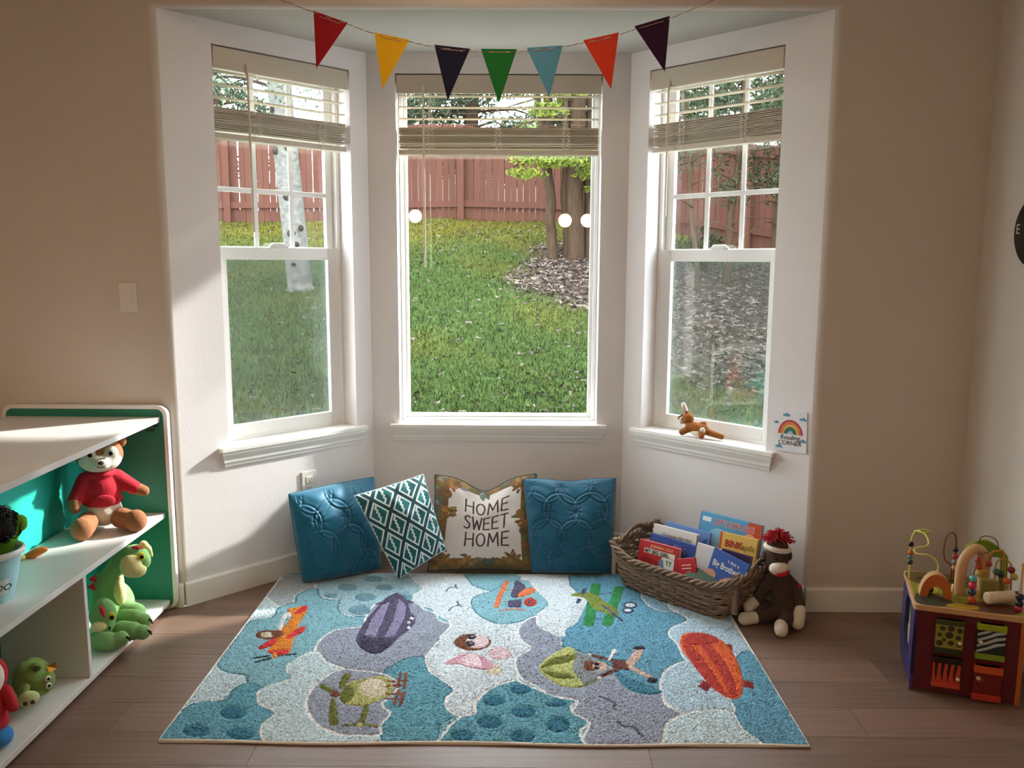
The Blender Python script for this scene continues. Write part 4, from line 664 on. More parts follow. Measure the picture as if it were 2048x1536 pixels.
def floral(r, S_):
    rg = random.Random(11); q = S_
    cols = ['a8642a', '7d6a2c', '6f7a6c', '8b5a2a', '5c6660', 'b07a35', '84682f', '4f5a55']
    def spot(cx, cy):
        k = rg.random()
        if k < .5:
            c = hx(rg.choice(['7d5a36', '75683a', '8a6a42', '6d5138'])); R = rg.uniform(.035, .062)*q
            r.ell(cx, cy, R, R*.85, c, rg.uniform(0, 3))
            for j in range(9): a = rg.uniform(0, 6.3); d = R*rg.uniform(.2, .8); r.ell(cx+cos(a)*d, cy+sin(a)*d, R*.28, R*.18, tuple(v*rg.uniform(.6, 1.45) for v in c), a)
        else:
            c = hx(rg.choice(['6f7a70', '59645c', '86908a', '6a6d45'])); a = rg.uniform(0, 6.3); L = rg.uniform(.035, .06)*q
            P = [(0,0), (L*.5, L*.42), (L*1.3, L*.2), (L*1.8, 0), (L*1.3, -L*.25), (L*.5, -L*.42)]; P = [(cx+x*cos(a)-y*sin(a), cy+x*sin(a)+y*cos(a)) for x, y in P]
            r.poly(smoothpts(P, 4), c, oc=hx('3a3c38'), ow=.0016); r.stroke([(cx, cy), (cx+1.6*L*cos(a), cy+1.6*L*sin(a))], .0014, hx('3a3c38'))
    base = hx('6b5a3a')
    r.poly([(0,0),(q,0),(q,.10*q),(0,.12*q)], base); r.poly([(0,0),(.12*q,0),(.15*q,q),(0,q)], base); r.poly([(q,0),(.90*q,0),(.86*q,q),(q,q)], base); r.poly([(0,q),(q,q),(q,.88*q),(.5*q,.93*q),(0,.86*q)], base)
    for k in range(150):
        e = rg.randrange(4); a = rg.random()*q; d = abs(rg.gauss(0, .055))*q+.01*q
        if e == 0: spot(a, d)
        elif e == 1: spot(a, q-d*.9)
        elif e == 2: spot(d*1.1, a)
        else: spot(q-d*.9, a)
    for cx, cy in ((.16, .9), (.12, .1), (.86, .9), (.17, .62), (.92, .5), (.35, .07), (.8, .12)):   # larger blooms
        for j in range(26): a = rg.uniform(0, 6.3); d = rg.uniform(0, .085)*q; c = hx(rg.choice(['8f6236', '9a7040', '6e4f34', '7d6438'])); r.ell(cx*q+cos(a)*d, cy*q+sin(a)*d*.9, .026*q, .016*q, tuple(v*rg.uniform(.7, 1.25) for v in c), a)
    ink = hx('4a3b3f')
    for word, yb, x0 in (('HOME', .645, .32), ('SWEET', .45, .315), ('HOME', .25, .335)):
        st_, wd = strokes(word); sx = .43/wd
        for s_ in st_: r.stroke([((x0+px_*sx)*q, (yb+py_*.150)*q) for px_, py_ in s_], .0082, ink)
pillow('throw_pillow', 'floral bordered pillow lettered HOME SWEET HOME in the middle of the row', [(-.425, 3.87, .018), (.085, 3.875, .018), (.098, 4.075, .448), (-.402, 4.045, .448)], .085, 380, 'd5ccc6', paint=floral, k=.055, chop=.30, piping=mat('dark green piping', '3d4038', .7), seed=5)
# ------------------------------------------------------------------ toy shelf
M_mel = mat('white melamine', 'dedad6', .4, .02, 3); M_teal = mat('turquoise back board', '12ad9c', .6, .05, 6); M_green = mat('green end board', '1f7f66', .55, .05, 6)
SY0, SY1, SX = 1.85, 3.45, -1.495
t = thing('toy_shelf', 'long low white toy shelf with green end board and turquoise back', 'shelf', (-1.81, 2.65, 0)); Q = Matrix.Translation((1.81, -2.65, 0)) 
b_ = lambda lo, hi: MB().box(lo, hi, Q)
O('top_board', b_((-2.135, SY0, .825), (SX, SY1, .847)), M_mel, t, bev=.002)
O('middle_board', b_((-1.803, SY0, .411), (SX, SY1, .432)), M_mel, t, bev=.002)
O('bottom_board', b_((-1.803, SY0, .022), (SX, SY1, .043)), M_mel, t, bev=.002)
O('back_board', b_((-1.815, SY0, .022), (-1.803, SY1, .825)), M_teal, t)
O('divider', b_((-1.803, 2.762, .043), (SX, 2.782, .411)), M_mel, t, bev=.002)
O('rear_board', b_((-2.135, SY0, .022), (-2.12, SY1, .825)), M_mel, t)
def rrect(x0, x1, z0, z1, r, n=6): return [(cx+r*cos(a), cz+r*sin(a)) for cx, cz, a0 in ((x1-r, z0+r, -pi/2), (x1-r, z1-r, 0), (x0+r, z1-r, pi/2), (x0+r, z0+r, pi)) for a in np.linspace(a0, a0+pi/2, n)]
XZ = Q @ Matrix(((1,0,0,0),(0,0,-1,0),(0,1,0,0),(0,0,0,1)))     # (x,z,-y) prism
for y0, nm in ((SY1, 'end_board'), (SY0-.022, 'near_end_board')):
    e = O(nm, MB().prism(rrect(-2.150, -1.472, .006, .888, .036), -(y0+.02), -(y0), XZ), M_green, t)
    o_, i_ = rrect(-2.158, -1.464, .0, .896, .044), rrect(-2.142, -1.480, .014, .880, .030); n = len(o_); m = MB()
    ya, yb = y0-.0035, y0+.0235; vs = [(x, y, z) for y in (ya, yb) for x, z in o_]+[(x, y, z) for y in (ya, yb) for x, z in i_]; fs = []
    for i in range(n):
        j = (i+1) % n; fs += [(i, j, n+j, n+i), (2*n+i, 3*n+i, 3*n+j, 2*n+j), (i, 2*n+i, 2*n+j, j), (n+i, n+j, 3*n+j, 3*n+i)]
    O('edge_trim', m.add(vs, fs, Q), mat('white edge trim', 'ebe9e6', .4, .02), e, smooth=2)
M_lab = mat('faded dark label', '12463a', .6); e_ = [o for o in bpy.data.objects if o.name == 'end_board'][0]
for x0, x1, z in ((-1.575, -1.505, .808), (-1.555, -1.520, .790)): O('maker_label', b_((x0, SY1-.0012, z-.005), (x1, SY1, z+.005)), M_lab, e_)

# ------------------------------------------------------------------ soft toys on the shelf
def fur(n, c, **k): return mat(n, c, .9, k.pop('var', .12), 60, .7, k.pop('bs', 260), sheen=.5, spec=.15, **k)
M_eye = mat('glossy black eye', '0c0a0a', .12); M_white = mat('white felt', 'ece9e4', .85); M_nose = mat('brown stitched nose', '4a2a22', .7)
M_bear = fur('brown bear fur', 'a06b48'); M_cream = fur('cream plush', 'e9ddcb'); M_red = mat('red fleece jumper', 'c01b2e', .9, .06, 40, .5, 200, sheen=.3)
def eye(par, c, r, white=0, d=(0, -1, 0), n='eye'):
    D = Vector(d).normalized(); q = D.to_track_quat('-Y', 'Z').to_matrix().to_4x4(); c = Vector(c)
    if white: O('eye_patch', MB().ell((0,0,0), (white, .003, white), nu=14, nv=8), M_white, par, smooth=True).matrix_local = Matrix.Translation(c) @ q
    o = O(n, MB().ell((0,0,0), (r, .004, r), nu=14, nv=8), M_eye, par, smooth=True); o.matrix_local = Matrix.Translation(c+D*.0022) @ q
# teddy (local: x viewer right, -y towards the viewer)
t = thing('teddy_bear', 'brown plush teddy in a red jumper sitting on the middle shelf', 'soft toy', (-1.655, 3.245, .432), (0, 0, radians(29)))
body = fuse('belly', [('e', (0, .0, .07), (.072, .062, .062)), ('e', (0, .01, .11), (.066, .058, .06))], M_cream, t, .006)
fuse('jumper', [('e', (0, .0, .155), (.074, .062, .078)), ('e', (0, 0, .115), (.076, .066, .03)), ('c', (-.055, .0, .20), (-.095, -.035, .135), .036, .030), ('c', (.055, 0, .20), (.118, -.02, .155), .035, .028), ('e', (0, 0, .225), (.058, .052, .022))], M_red, t, .005, 5)
fuse('pocket', [('e', (0, -.061, .125), (.045, .010, .026))], M_red, t, .003, 2)
for s, p, q in ((-1, (-.060, -.05, .045), (-.078, -.125, .038)), (1, (.060, -.045, .045), (.105, -.105, .040))):
    fuse('leg', [('c', p, q, .042, .038), ('e', (q[0]+s*.004, q[1]-.012, .045), (.042, .036, .046))], M_bear, t, .006)
fuse('paw', [('c', (-.098, -.042, .128), (-.100, -.052, .108), .027, .024)], M_bear, t, .005); fuse('paw', [('c', (.128, -.02, .150), (.152, -.024, .138), .025, .022)], M_bear, t, .005)
hd = fuse('head', [('e', (0, -.005, .300), (.088, .074, .070)), ('e', (0, 0, .285), (.082, .07, .06))], M_bear, t, .006)
fuse('face', [('e', (0, -.026, .286), (.080, .062, .050)), ('e', (-.038, -.062, .312), (.030, .018, .034)), ('e', (.038, -.062, .312), (.030, .018, .034)), ('e', (0, -.082, .278), (.032, .018, .024))], M_cream, hd, .005)
O('nose', MB().ell((0, -.102, .288), (.011, .007, .008), nu=14, nv=8), M_nose, hd, smooth=True)
for s in (-1, 1): eye(hd, (s*.036, -.0815, .318), .0088, 0, (s*.25, -1, .1)); fuse('ear', [('e', (s*.075, .01, .345), (.028, .014, .028))], M_bear, hd, .005)
O('mouth', MB().tube([(-.014, -.098, .272), (0, -.101, .268), (.014, -.098, .272)], .0014, 5), M_nose, hd)
# two headed plush dragon
M_dr = fur('green plush', '84b070', bs=180); M_dc = fur('pale yellow plush', 'e6dc9c'); M_crest = mat('red felt crest', 'c62a3a', .85, sheen=.3); M_yel = mat('yellow felt', 'e6d22e', .8); M_claw = mat('black felt claw', '16130f', .9)
t = thing('plush_dragon', 'green two headed plush dragon sitting in the bottom shelf bay', 'soft toy', (-1.595, 3.10, .045), (0, 0, radians(27)))
fuse('body', [('e', (.02, .05, .10), (.085, .075, .10)), ('e', (.005, .045, .17), (.062, .055, .075)), ('c', (.01, .05, .19), (.055, .02, .275), .046, .036), ('c', (.055, .02, .275), (.100, -.005, .315), .036, .036), ('c', (.04, .03, .08), (.105, -.035, .085), .055, .036), ('c', (-.01, -.02, .10), (-.02, -.05, .10), .05, .045)], M_dr, t, .006, 8)
fuse('belly', [('e', (.050, .005, .155), (.026, .030, .068)), ('e', (.052, .012, .21), (.018, .02, .035))], M_dc, t, .005)
h1 = fuse('head', [('e', (.112, -.015, .312), (.052, .045, .042)), ('e', (.135, -.03, .290), (.034, .032, .038))], M_dr, t, .005)
fuse('snout', [('e', (.096, -.048, .282), (.042, .036, .048)), ('e', (.115, -.05, .262), (.036, .03, .030))], M_dc, h1, .005)
fuse('crest', [('c', (.145, -.02, .352), (.165, -.015, .330), .016, .010), ('c', (.165, -.015, .330), (.172, -.02, .300), .010, .006)], M_dc, h1, .004)
O('horn', MB().tube([(.10, -.035, .352), (.12, -.042, .350), (.142, -.05, .344)], [.002, .008, .001], 8), M_crest, h1, smooth=True)
O('eye_patch', MB().ell((.132, -.062, .318), (.014, .005, .017), nu=14, nv=8), M_yel, h1, smooth=True); eye(h1, (.134, -.066, .317), .008, 0)
h2 = fuse('head', [('e', (-.010, -.085, .120), (.046, .042, .062)), ('e', (-.015, -.095, .085), (.042, .036, .045))], M_dr, t, .005)
fuse('snout', [('e', (-.030, -.122, .088), (.030, .018, .022))], M_dc, h2, .004)
O('horn', MB().tube([(-.022, -.122, .172), (-.014, -.128, .150), (-.008, -.130, .122)], [.002, .010, .003], 8), M_crest, h2, smooth=True)
O('eye_patch', MB().ell((.016, -.121, .121), (.011, .006, .018), nu=14, nv=8), M_yel, h2, smooth=True); eye(h2, (.016, -.127, .118), .009, 0); O('nostril', MB().ell((.006, -.130, .078), (.004, .003, .007), nu=10, nv=6), M_claw, h2)
for z, x in ((.235, -.045), (.205, -.052)): O('spike', MB().add([(x-.012, .0, z), (x+.016, -.004, z+.018), (x+.018, -.004, z-.018), (x, .012, z)], [(0,1,2),(0,3,1),(1,3,2),(2,3,0)]), M_crest, t)
for c, q in (((.098, -.055, .075), (.126, -.075, .062)), ((.085, -.115, .045), (.118, -.135, .042)), ((.0, -.15, .035), (.042, -.160, .042))):
    L_ = fuse('foot', [('c', (c[0]-.035, c[1]+.03, c[2]), c, .036, .036), ('e', q, (.030, .026, .030))], M_dr, t, .005)
    for k in range(3): O('claw', MB().tube([(q[0]+.018+.003*k, q[1]-.022+.010*k, q[2]+.012-.010*k), (q[0]+.033, q[1]-.030+.010*k, q[2]+.006-.010*k)], [.005, .001], 6), M_claw, L_)
# green plush piglet lying on its side
t = thing('plush_piglet', 'small green plush piglet lying against the red doll, bottom shelf', 'soft toy', (-1.62, 2.575, .045), (0, 0, radians(32)))
M_pg = fur('lime plush', '7f9c56'); M_pp = fur('pale green plush', 'bccf94')
fuse('body', [('e', (.03, .02, .075), (.060, .055, .070)), ('e', (.020, -.02, .11), (.045, .04, .045)), ('e', (.052, -.01, .075), (.045, .042, .05))], M_pg, t, .005)
fuse('arm', [('c', (.005, -.045, .085), (.0, -.06, .06), .02, .016)], M_pg, t, .004)
sn = fuse('snout', [('e', (.014, -.072, .050), (.034, .022, .026))], M_pp, t, .004)
for x in (.004, .025): O('nostril', MB().ell((x, -.094, .046), (.007, .003, .008), nu=10, nv=6), M_nose, sn)
er = fuse('ear', [('e', (.042, -.045, .140), (.022, .012, .018))], M_pg, t, .003); O('inner_ear', MB().ell((.043, -.057, .140), (.012, .003, .010), nu=12, nv=6), mat('olive felt', '4c6030', .9), er)
O('tag', MB().add([(.072, -.02, .125), (.10, -.025, .135), (.102, -.028, .112), (.078, -.03, .105), (.088, -.012, .12)], [(0,1,4),(1,2,4),(2,3,4),(3,0,4),(0,3,2,1)]), mat('gold foil tag', 'c9a050', .25, metal=1), t)
for z in (.092, .068): eye(t, (.074, -.047, z), .006, .010, (.6, -1, 0))
# soft doll at the picture edge
t = thing('soft_doll', 'red and white soft doll with blue shoes beside the piglet', 'doll', (-1.615, 2.36, .045), (0, 0, radians(33)))
M_rd = mat('red felt', 'c4202f', .85, sheen=.3); M_bl = fur('blue plush', '3f86c9')
fuse('body', [('e', (0, 0, .105), (.068, .06, .085)), ('e', (0, 0, .06), (.072, .064, .045)), ('e', (.012, .012, .20), (.066, .06, .07))], M_rd, t, .006)
fc = fuse('head', [('e', (.0, -.03, .212), (.068, .045, .072))], mat('white fleece', 'ece8e4', .85, sheen=.3), t, .006)
for x in (.030, -.018): O('eye', MB().ell((x, -.0745+.012*abs(x)/.03, .218), (.0055, .004, .0065), nu=12, nv=8), M_eye, fc, smooth=True)
for x in (.042, -.03): O('cheek', MB().ell((x, -.066, .196), (.010, .004, .008), nu=12, nv=8), mat('pink felt', 'e3a3a0', .9), fc, smooth=True)
O('smile', MB().tube([(-.008, -.0755, .192), (.006, -.0765, .187), (.020, -.0755, .192)], .0015, 5), M_nose, fc)
for x in (.045, -.045): fuse('shoe', [('e', (x, -.035, .022), (.034, .052, .024))], M_bl, t, .005)
fuse('arm', [('c', (.066, -.01, .15), (.080, -.03, .105), .02, .018)], M_rd, t, .005)
# bucket of toys
t = thing('toy_bucket', 'pale blue bucket with white rim and handwritten label on the middle shelf', 'bucket', (-1.650, 2.52, .432), (0, 0, radians(33)))
M_bk = mat('pale blue plastic', 'a6d8e4', .35, .03); M_rim = mat('white plastic rim', 'e6ecee', .3)
O('tub', MB().lathe([(.055, .0), (.056, .002), (.088, .155), (.085, .155), (.053, .006), (.0005, .005)], 36), M_bk, t, smooth=2)
O('rim', MB().tube([(.090*cos(a), .090*sin(a), .157) for a in np.linspace(0, 2*pi, 40, endpoint=False)], .007, 8, closed=True, flat=1.6), M_rim, t, smooth=True)
lb_ = [(.0768*sin(a), -.0768*cos(a)) for a in np.linspace(.05, .62, 8)]; m = MB(); m.add([(x*(.80+.0), y*(.80), .038) for x, y in lb_]+[(x*1.0, y*1.0, .092) for x, y in lb_], [(i, i+1, 9+i, 8+i) for i in range(7)])
sc_ = lambda z: (.0565+(.088-.0565)*z/.155+.0006)/.0768
m = MB().add([(x*sc_(.030), y*sc_(.030), .030) for x, y in lb_]+[(x*sc_(.080), y*sc_(.080), .080) for x, y in lb_], [(i, i+1, 9+i, 8+i) for i in range(7)]); lab = O('label', m, mat('paper label', 'd9e6ea', .8), t)
a_ = .36; nrm = Vector((sin(a_), -cos(a_), -.2)).normalized(); ux = Vector((cos(a_), sin(a_), 0)); uy = nrm.cross(ux)
text('lettering', 'DO', .030, M_eye, lab, frame3(Vector((sin(a_), -cos(a_), 0))*(.0768*sc_(.048)+.0022)+Vector((0,0,.045)), ux, uy, nrm), .0002, shear=.25)
M_hair = mat('black curly doll hair', '0d0c0d', .45, .2)
t2 = thing('curly_haired_toy', 'green toy with black curly hair sticking out of the blue bucket', 'soft toy', (-1.640, 2.572, .628), (0, 0, radians(33)))
fuse('head', [('e', (.0, .02, -.002), (.048, .045, .055)), ('e', (.052, .0, .030), (.022, .012, .030)), ('c', (0, .02, -.05), (0, .02, -.12), .035, .03)], fur('leaf green plush', '7fbf3f'), t2, .005)
m = MB(); rg = random.Random(3)
for k in range(150):
    th, ph_ = rg.uniform(0, 6.3), rg.uniform(-.3, 1.5); d = Vector((cos(th)*cos(ph_), sin(th)*cos(ph_), sin(ph_))); c = Vector((-.004, .012, .012))+Vector((d.x*.05, d.y*.048, d.z*.062)); r = rg.uniform(.006, .014); u = d.orthogonal().normalized(); v = d.cross(u); off = rg.uniform(.0, .012)
    m.tube([c+d*(off+r*.5*sin(a))+u*cos(a)*r+v*sin(a)*r for a in np.linspace(0, rg.uniform(4, 7.5), 11)], .0021, 4)
O('hair', m, M_hair, t2, smooth=True)
O('hair_cap', MB().ell((-.004, .016, .015), (.050, .048, .058)), M_hair, t2, smooth=True)
t2 = thing('striped_toy', 'brown and pink toys lying in the front of the blue bucket', 'soft toy', (-1.650, 2.52, .56), (0, 0, radians(33)))
fuse('body', [('e', (.015, -.045, -.015), (.03, .022, .03)), ('c', (.045, -.03, -.005), (.06, -.02, .012), .012, .010)], fur('brown plush', '6d3f33'), t2, .004)
fuse('snout', [('e', (.012, -.064, .0), (.015, .010, .013))], fur('pink plush', 'c98d83'), t2, .003)
t2 = thing('orange_toy', 'small orange and yellow toy lying behind the blue bucket', 'toy', (-1.735, 2.90, .432), (0, 0, radians(20)))
fuse('body', [('e', (0, 0, .018), (.040, .018, .017), (0, -.35, 0)), ('e', (.02, .0, .026), (.022, .014, .013))], mat('orange glossy plastic', 'ef8a35', .3), t2, .004)
fuse('tail', [('e', (-.045, -.02, .010), (.018, .012, .010)), ('c', (-.04, -.01, .012), (-.028, 0, .014), .006, .008)], mat('yellow plastic', 'eee08a', .3), t2, .003)
# ------------------------------------------------------------------ wicker basket with books
K = 2**-.5; BO = Vector((.799, 3.627, .0)); FB = frame3(BO, (K, -K, 0), (K, K, 0), Z); BZ = .0125; ROTB = radians(-45)
M_wick = mat('brown willow', '5f4a3a', .6, col2='9b8068', scale=18, stretch=(6, 6, 6), bump=.3, rnd=.28); M_wick2 = mat('dark willow inside', '4c3527', .8)
t = thing('book_basket', 'long brown wicker basket full of picture books beside the sock monkey', 'basket', BO, (0, 0, ROTB))
def rpath(x0, x1, y0, y1, r, n):      # n points round a rounded rectangle
    per = [(x0+r, y0), (x1-r, y0), (x1, y0+r), (x1, y1-r), (x1-r, y1), (x0+r, y1), (x0, y1-r), (x0, y0+r)]; P = smoothpts(per, 12); d = np.r_[0, np.cumsum(np.hypot(*np.diff(np.vstack([P, P[:1]]), axis=0).T))]
    s = np.linspace(0, d[-1], n, endpoint=False); Pc = np.vstack([P, P[:1]]); return np.stack([np.interp(s, d, Pc[:, 0]), np.interp(s, d, Pc[:, 1])], 1)
def brim(f): return (-.283-.040*f, .243+.082*f, -.155-.033*f, .150+.028*f)
NS = 44; rows = 16
def rimz(x, y): return .150+.055*max(0, abs(x)/.33-.55)**1.5/.3+(.02 if y > .05 else 0)
for k in range(rows):
    f = (k+.5)/rows; P = rpath(*brim(f), .06, NS*4); C = P.mean(0); pts = []
    for i, (x, y) in enumerate(P):
        n = Vector((x-C[0], (y-C[1])*1.6)).normalized(); w = .0065*sin(i/4*pi+k*pi+(k % 3)*.4)
        pts.append((x+n.x*w, y+n.y*w, BZ+.007+f*(rimz(x, y)-.018)+.0035*sin(i*.23+k*2.1)+.002*sin(i*.61+k)))
    O('wicker_strand', MB().tube(pts, [.0064+.0012*sin(i*.05+k) for i in range(len(pts))], 7, closed=True), M_wick, t, smooth=True)
S0, S1 = rpath(*brim(0), .06, NS), rpath(*brim(1), .06, NS)
for a, b in zip(S0, S1): O('wicker_stake', MB().tube([(a[0], a[1], BZ+.002), ((a[0]+b[0])/2, (a[1]+b[1])/2, BZ+.08), (b[0], b[1], BZ+rimz(*b)-.005)], .0045, 6), M_wick, t, smooth=True)
RP = rpath(*brim(1.03), .06, 220); Cr = RP.mean(0)
for j in range(3):
    pts = []
    for i, (x, y) in enumerate(RP):
        n = Vector((x-Cr[0], (y-Cr[1])*1.6)).normalized(); a = i*2*pi/220*19+j*2*pi/3; pts.append((x+n.x*.009*cos(a), y+n.y*.009*cos(a), BZ+rimz(x, y)+.009*sin(a)))
    O('rim_braid', MB().tube(pts, .0068, 7, closed=True), M_wick, t, smooth=True)
for x, y in ((-.315, -.165), (.310, -.165), (-.315, .16), (.310, .16)): O('corner_post', MB().box((x-.011, y-.011, BZ+.05), (x+.011, y+.011, BZ+rimz(x, y)+.028)), M_wick, t, bev=.003)
O('lining', MB().prism([tuple(p*.96) for p in rpath(*brim(0), .06, 36)], BZ+.003, BZ+.012), M_wick2, t)
for s in (-1, 1):    # woven end arches
    for q in range(3): O('handle_braid', MB().tube([(s*(.322+.004*q if s > 0 else .318), -.10+.2*a, BZ+rimz(.32*s, 0)+.010+(.030+.006*q)*sin(pi*a)) for a in np.linspace(0, 1, 14)], .006, 7), M_wick, t, smooth=True)

M_page = mat('book pages', 'e4ddd0', .8, stretch=(1, 1, 60), scale=12); MC = {}
def cm(h):
    if h not in MC: MC[h] = mat('printed '+h, h, .35, .03, 20)
    return MC[h]
def book(lbl, x, y, ztop, w, h, th, roll, cover, spine=None, tilt=12, name='picture_book'):
    T = radians(tilt); r = radians(roll); X = Vector((cos(r), sin(r)*sin(T), sin(r)*cos(T))); U = Vector((-sin(r), cos(r)*sin(T), cos(r)*cos(T))); Nn = X.cross(U)
    o = BO+(FB.to_3x3() @ (Vector((x, y, ztop))-U*h)); root = thing(name, lbl, 'book', o, (0,0,0), 'picture books in the wicker basket')
    Mx = FB.to_3x3().to_4x4() @ frame3((0,0,0), X, U, Nn)
    O('front_cover', MB().box((0, 0, -.0022), (w, h, 0), Mx), cm(cover), root, bev=.0008, seg=1)
    O('back_cover', MB().box((0, 0, -th), (w, h, -th+.0022), Mx), cm(cover), root)
    O('spine', MB().box((-.0012, 0, -th), (.0015, h, 0), Mx), cm(spine or cover), root)
    O('pages', MB().box((.002, .003, -th+.0022), (w-.004, h-.003, -.0022), Mx), M_page, root)
    return root, Mx
def dec(b, name, pts, col, z=.0003, sm=False, label=None):
    root, Mx = b; P = smoothpts(pts, 5) if sm else pts
    O(name, MB().prism([tuple(p) for p in P], -.0003, z, Mx), cm(col), root, label=label)
def circ(cx, cy, rx, ry=None, n=16, a0=0, a1=2*pi): return [(cx+rx*cos(a), cy+(ry or rx)*sin(a)) for a in np.linspace(a0, a1, n, endpoint=a1-a0 < 6)]
def btext(b, s, x, y, size, col, z=.0006, align='LEFT', rot=0, shear=0, bold=0, spacing=1, sx=1):
    root, Mx = b; text('lettering', s, size, cm(col), root, Mx @ Matrix.Translation((x, y, z)) @ Matrix.Rotation(rot, 4, 'Z') @ Matrix.Diagonal((sx, 1, 1, 1)), .0002, align, shear, spacing, bold)
b = book('wide light blue picture book with LET\'S EXPLORE! in red, tallest at the back', -.021, .085, .379, .302, .345, .018, 0, '5aa3cf', '2f6fae', name='picture_book')
dec(b, 'cover_panel', [(.225,.0),(.302,.0),(.302,.345),(.238,.345)], 'c9502e', .0002); dec(b, 'cover_panel', [(0,0),(.302,0),(.302,.20),(.21,.23),(.12,.20),(0,.22)], 'c9502e', .00025)
dec(b, 'picture_shape', circ(.10, .235, .055, .05), '8fc4e0', .0003); dec(b, 'picture_shape', circ(.252, .255, .035, .04), 'e7b48a', .0004); dec(b, 'title_banner', [(.012,.305),(.055,.305),(.055,.325),(.012,.325)], 'e6ebee')
btext(b, "LET'S EXPLORE!", .072, .300, .036, 'f0e6e6', .0005, bold=.0016, sx=.80); btext(b, "LET'S EXPLORE!", .072, .300, .036, 'c4233f', .0008, bold=.0003, sx=.80)
for s in (-1, 1): dec(b, 'butterfly_wing', [(.152,.255),(.152+s*.022,.278),(.152+s*.025,.258),(.152+s*.010,.245)], '8a62a8', .0006, True)
dec(b, 'drop', [(.196,.250),(.203,.262),(.198,.278),(.190,.262)], 'd9583a', .0006, True); dec(b, 'drop', [(.176,.238),(.182,.246),(.178,.258),(.171,.246)], '2f6fae', .0006, True)
b = book('plain light blue picture book behind the white animal book', -.178, .040, .306, .235, .27, .012, -.8, '6d92cf'); dec(b, 'picture_shape', [(.190,.195),(.205,.225),(.225,.24),(.215,.20),(.222,.17)], '3d5fa8', .0004, True); dec(b, 'star', [(.098,.235),(.1,.250),(.102,.235),(.11,.232),(.102,.229),(.1,.215),(.098,.229),(.09,.232)], 'e4e8ee')
b = book('yellow picture book with red and olive title lettering beside the monkey', .112, .035, .325, .178, .28, .014, 1.5, 'e3bb62', 'c9502e'); dec(b, 'spine_strip', [(0,0),(.010,0),(.010,.28),(0,.28)], 'c9502e')
btext(b, 'BINK', .026, .222, .040, 'a8372a', bold=.0018, sx=.95); btext(b, '&', .106, .222, .026, '5a5030'); btext(b, 'gollie', .120, .222, .038, '8a7a34', shear=.15, sx=.62); btext(b, 'Two for One', .050, .192, .021, '6b4a2a', bold=.0005); dec(b, 'picture_shape', circ(.045, .15, .022, .018), '8a5a3a')
b = book('white picture book with ANIMAL in maroon capitals and red artwork', -.212, -.010, .295, .232, .26, .022, .6, 'dcd6d2'); btext(b, 'Christopher Silas Neal', .045, .216, .021, '4a4446', shear=.35, sx=.84); btext(b, 'ANIMAL', .034, .190, .036, '8d2440', spacing=1.35, bold=.0008, sx=.80)
dec(b, 'picture_shape', [(.165,.155),(.19,.175),(.232,.168),(.232,.06),(.12,.06),(.14,.13)], 'c4444a', .0003, True); dec(b, 'picture_shape', [(.198,.160),(.215,.178),(.222,.165)], '7a8a48', .0005)
b = book('dark purple board book with white page edges behind the blue baby book', .172, -.050, .282, .138, .150, .016, -.7, '352348'); 
b = book('white book with a black outlined striped gold shape on its cover', .052, -.052, .279, .118, .23, .016, -1.5, 'd9d6da'); dec(b, 'picture_shape', [(.045,.03),(.055,.10),(.075,.135),(.112,.15),(.118,.15),(.118,.03)], '2d2a24', .0003, True); dec(b, 'picture_shape', [(.056,.03),(.064,.095),(.082,.125),(.114,.138),(.114,.03)], 'c9b45a', .0005, True)
for k in range(4): dec(b, 'stripe', [(.066+.003*k,.045+.022*k),(.108,.055+.022*k),(.108,.062+.022*k),(.066+.003*k,.053+.022*k)], '3a4a30', .0007)
b = book('dark blue board book with white dots and the word Hey', -.198, -.050, .264, .240, .215, .014, -1, '2b458f'); btext(b, 'Hey,', .128, .166, .038, 'a9b8e2', sx=.9)
dec(b, 'picture_shape', [(.048,.165),(.06,.182),(.078,.178),(.09,.186),(.092,.170),(.076,.162),(.062,.160)], 'd6dcee', .0005, True)
for q in range(26): dec(b, 'dot', circ(random.uniform(.01, .23), random.uniform(.06, .205), .0014, n=6), 'd6dcee', .0004)
b = book('red picture book with white title band MY BIG GIRL at front left', -.232, -.088, .236, .214, .205, .024, 1.3, 'b8262f'); dec(b, 'title_band', [(.03,.150),(.195,.150),(.195,.172),(.03,.172)], 'e2e2dc'); btext(b, 'JOANNA COLE', .062, .180, .017, 'e8b06a', bold=.0004, sx=1.05); btext(b, 'MY BIG GIRL', .034, .152, .024, '2f3a34', .0009, bold=.0009, sx=.98)
dec(b, 'picture_shape', [(.11,.02),(.195,.02),(.195,.148),(.128,.148)], 'd8dfe0', .0003); btext(b, 'TY', .150, .118, .028, '6f8a4a', .0008, bold=.001); dec(b, 'picture_shape', [(.118,.02),(.112,.118),(.135,.138),(.145,.10),(.17,.02)], '6c86a4', .0006, True)
dec(b, 'picture_shape', [(.0,.095),(.035,.138),(.115,.120),(.118,.07),(.0,.07)], '9a2429', .0007); dec(b, 'picture_shape', [(.0,.02),(.0,.075),(.118,.062),(.118,.02)], 'b58a5c', .00075)
b = book('small red board book with a yellow flame shape, tilted at front', -.008, -.118, .205, .088, .14, .012, 18, 'c2242f'); dec(b, 'picture_shape', [(.02,.045),(.03,.075),(.042,.065),(.058,.088),(.055,.06),(.07,.05),(.045,.035)], 'e8b02e', .0005, True)
for q in range(2): dec(b, 'text_line', [(.018,.108-.014*q),(.066,.108-.014*q),(.066,.113-.014*q),(.018,.113-.014*q)], 'e0c4bc')
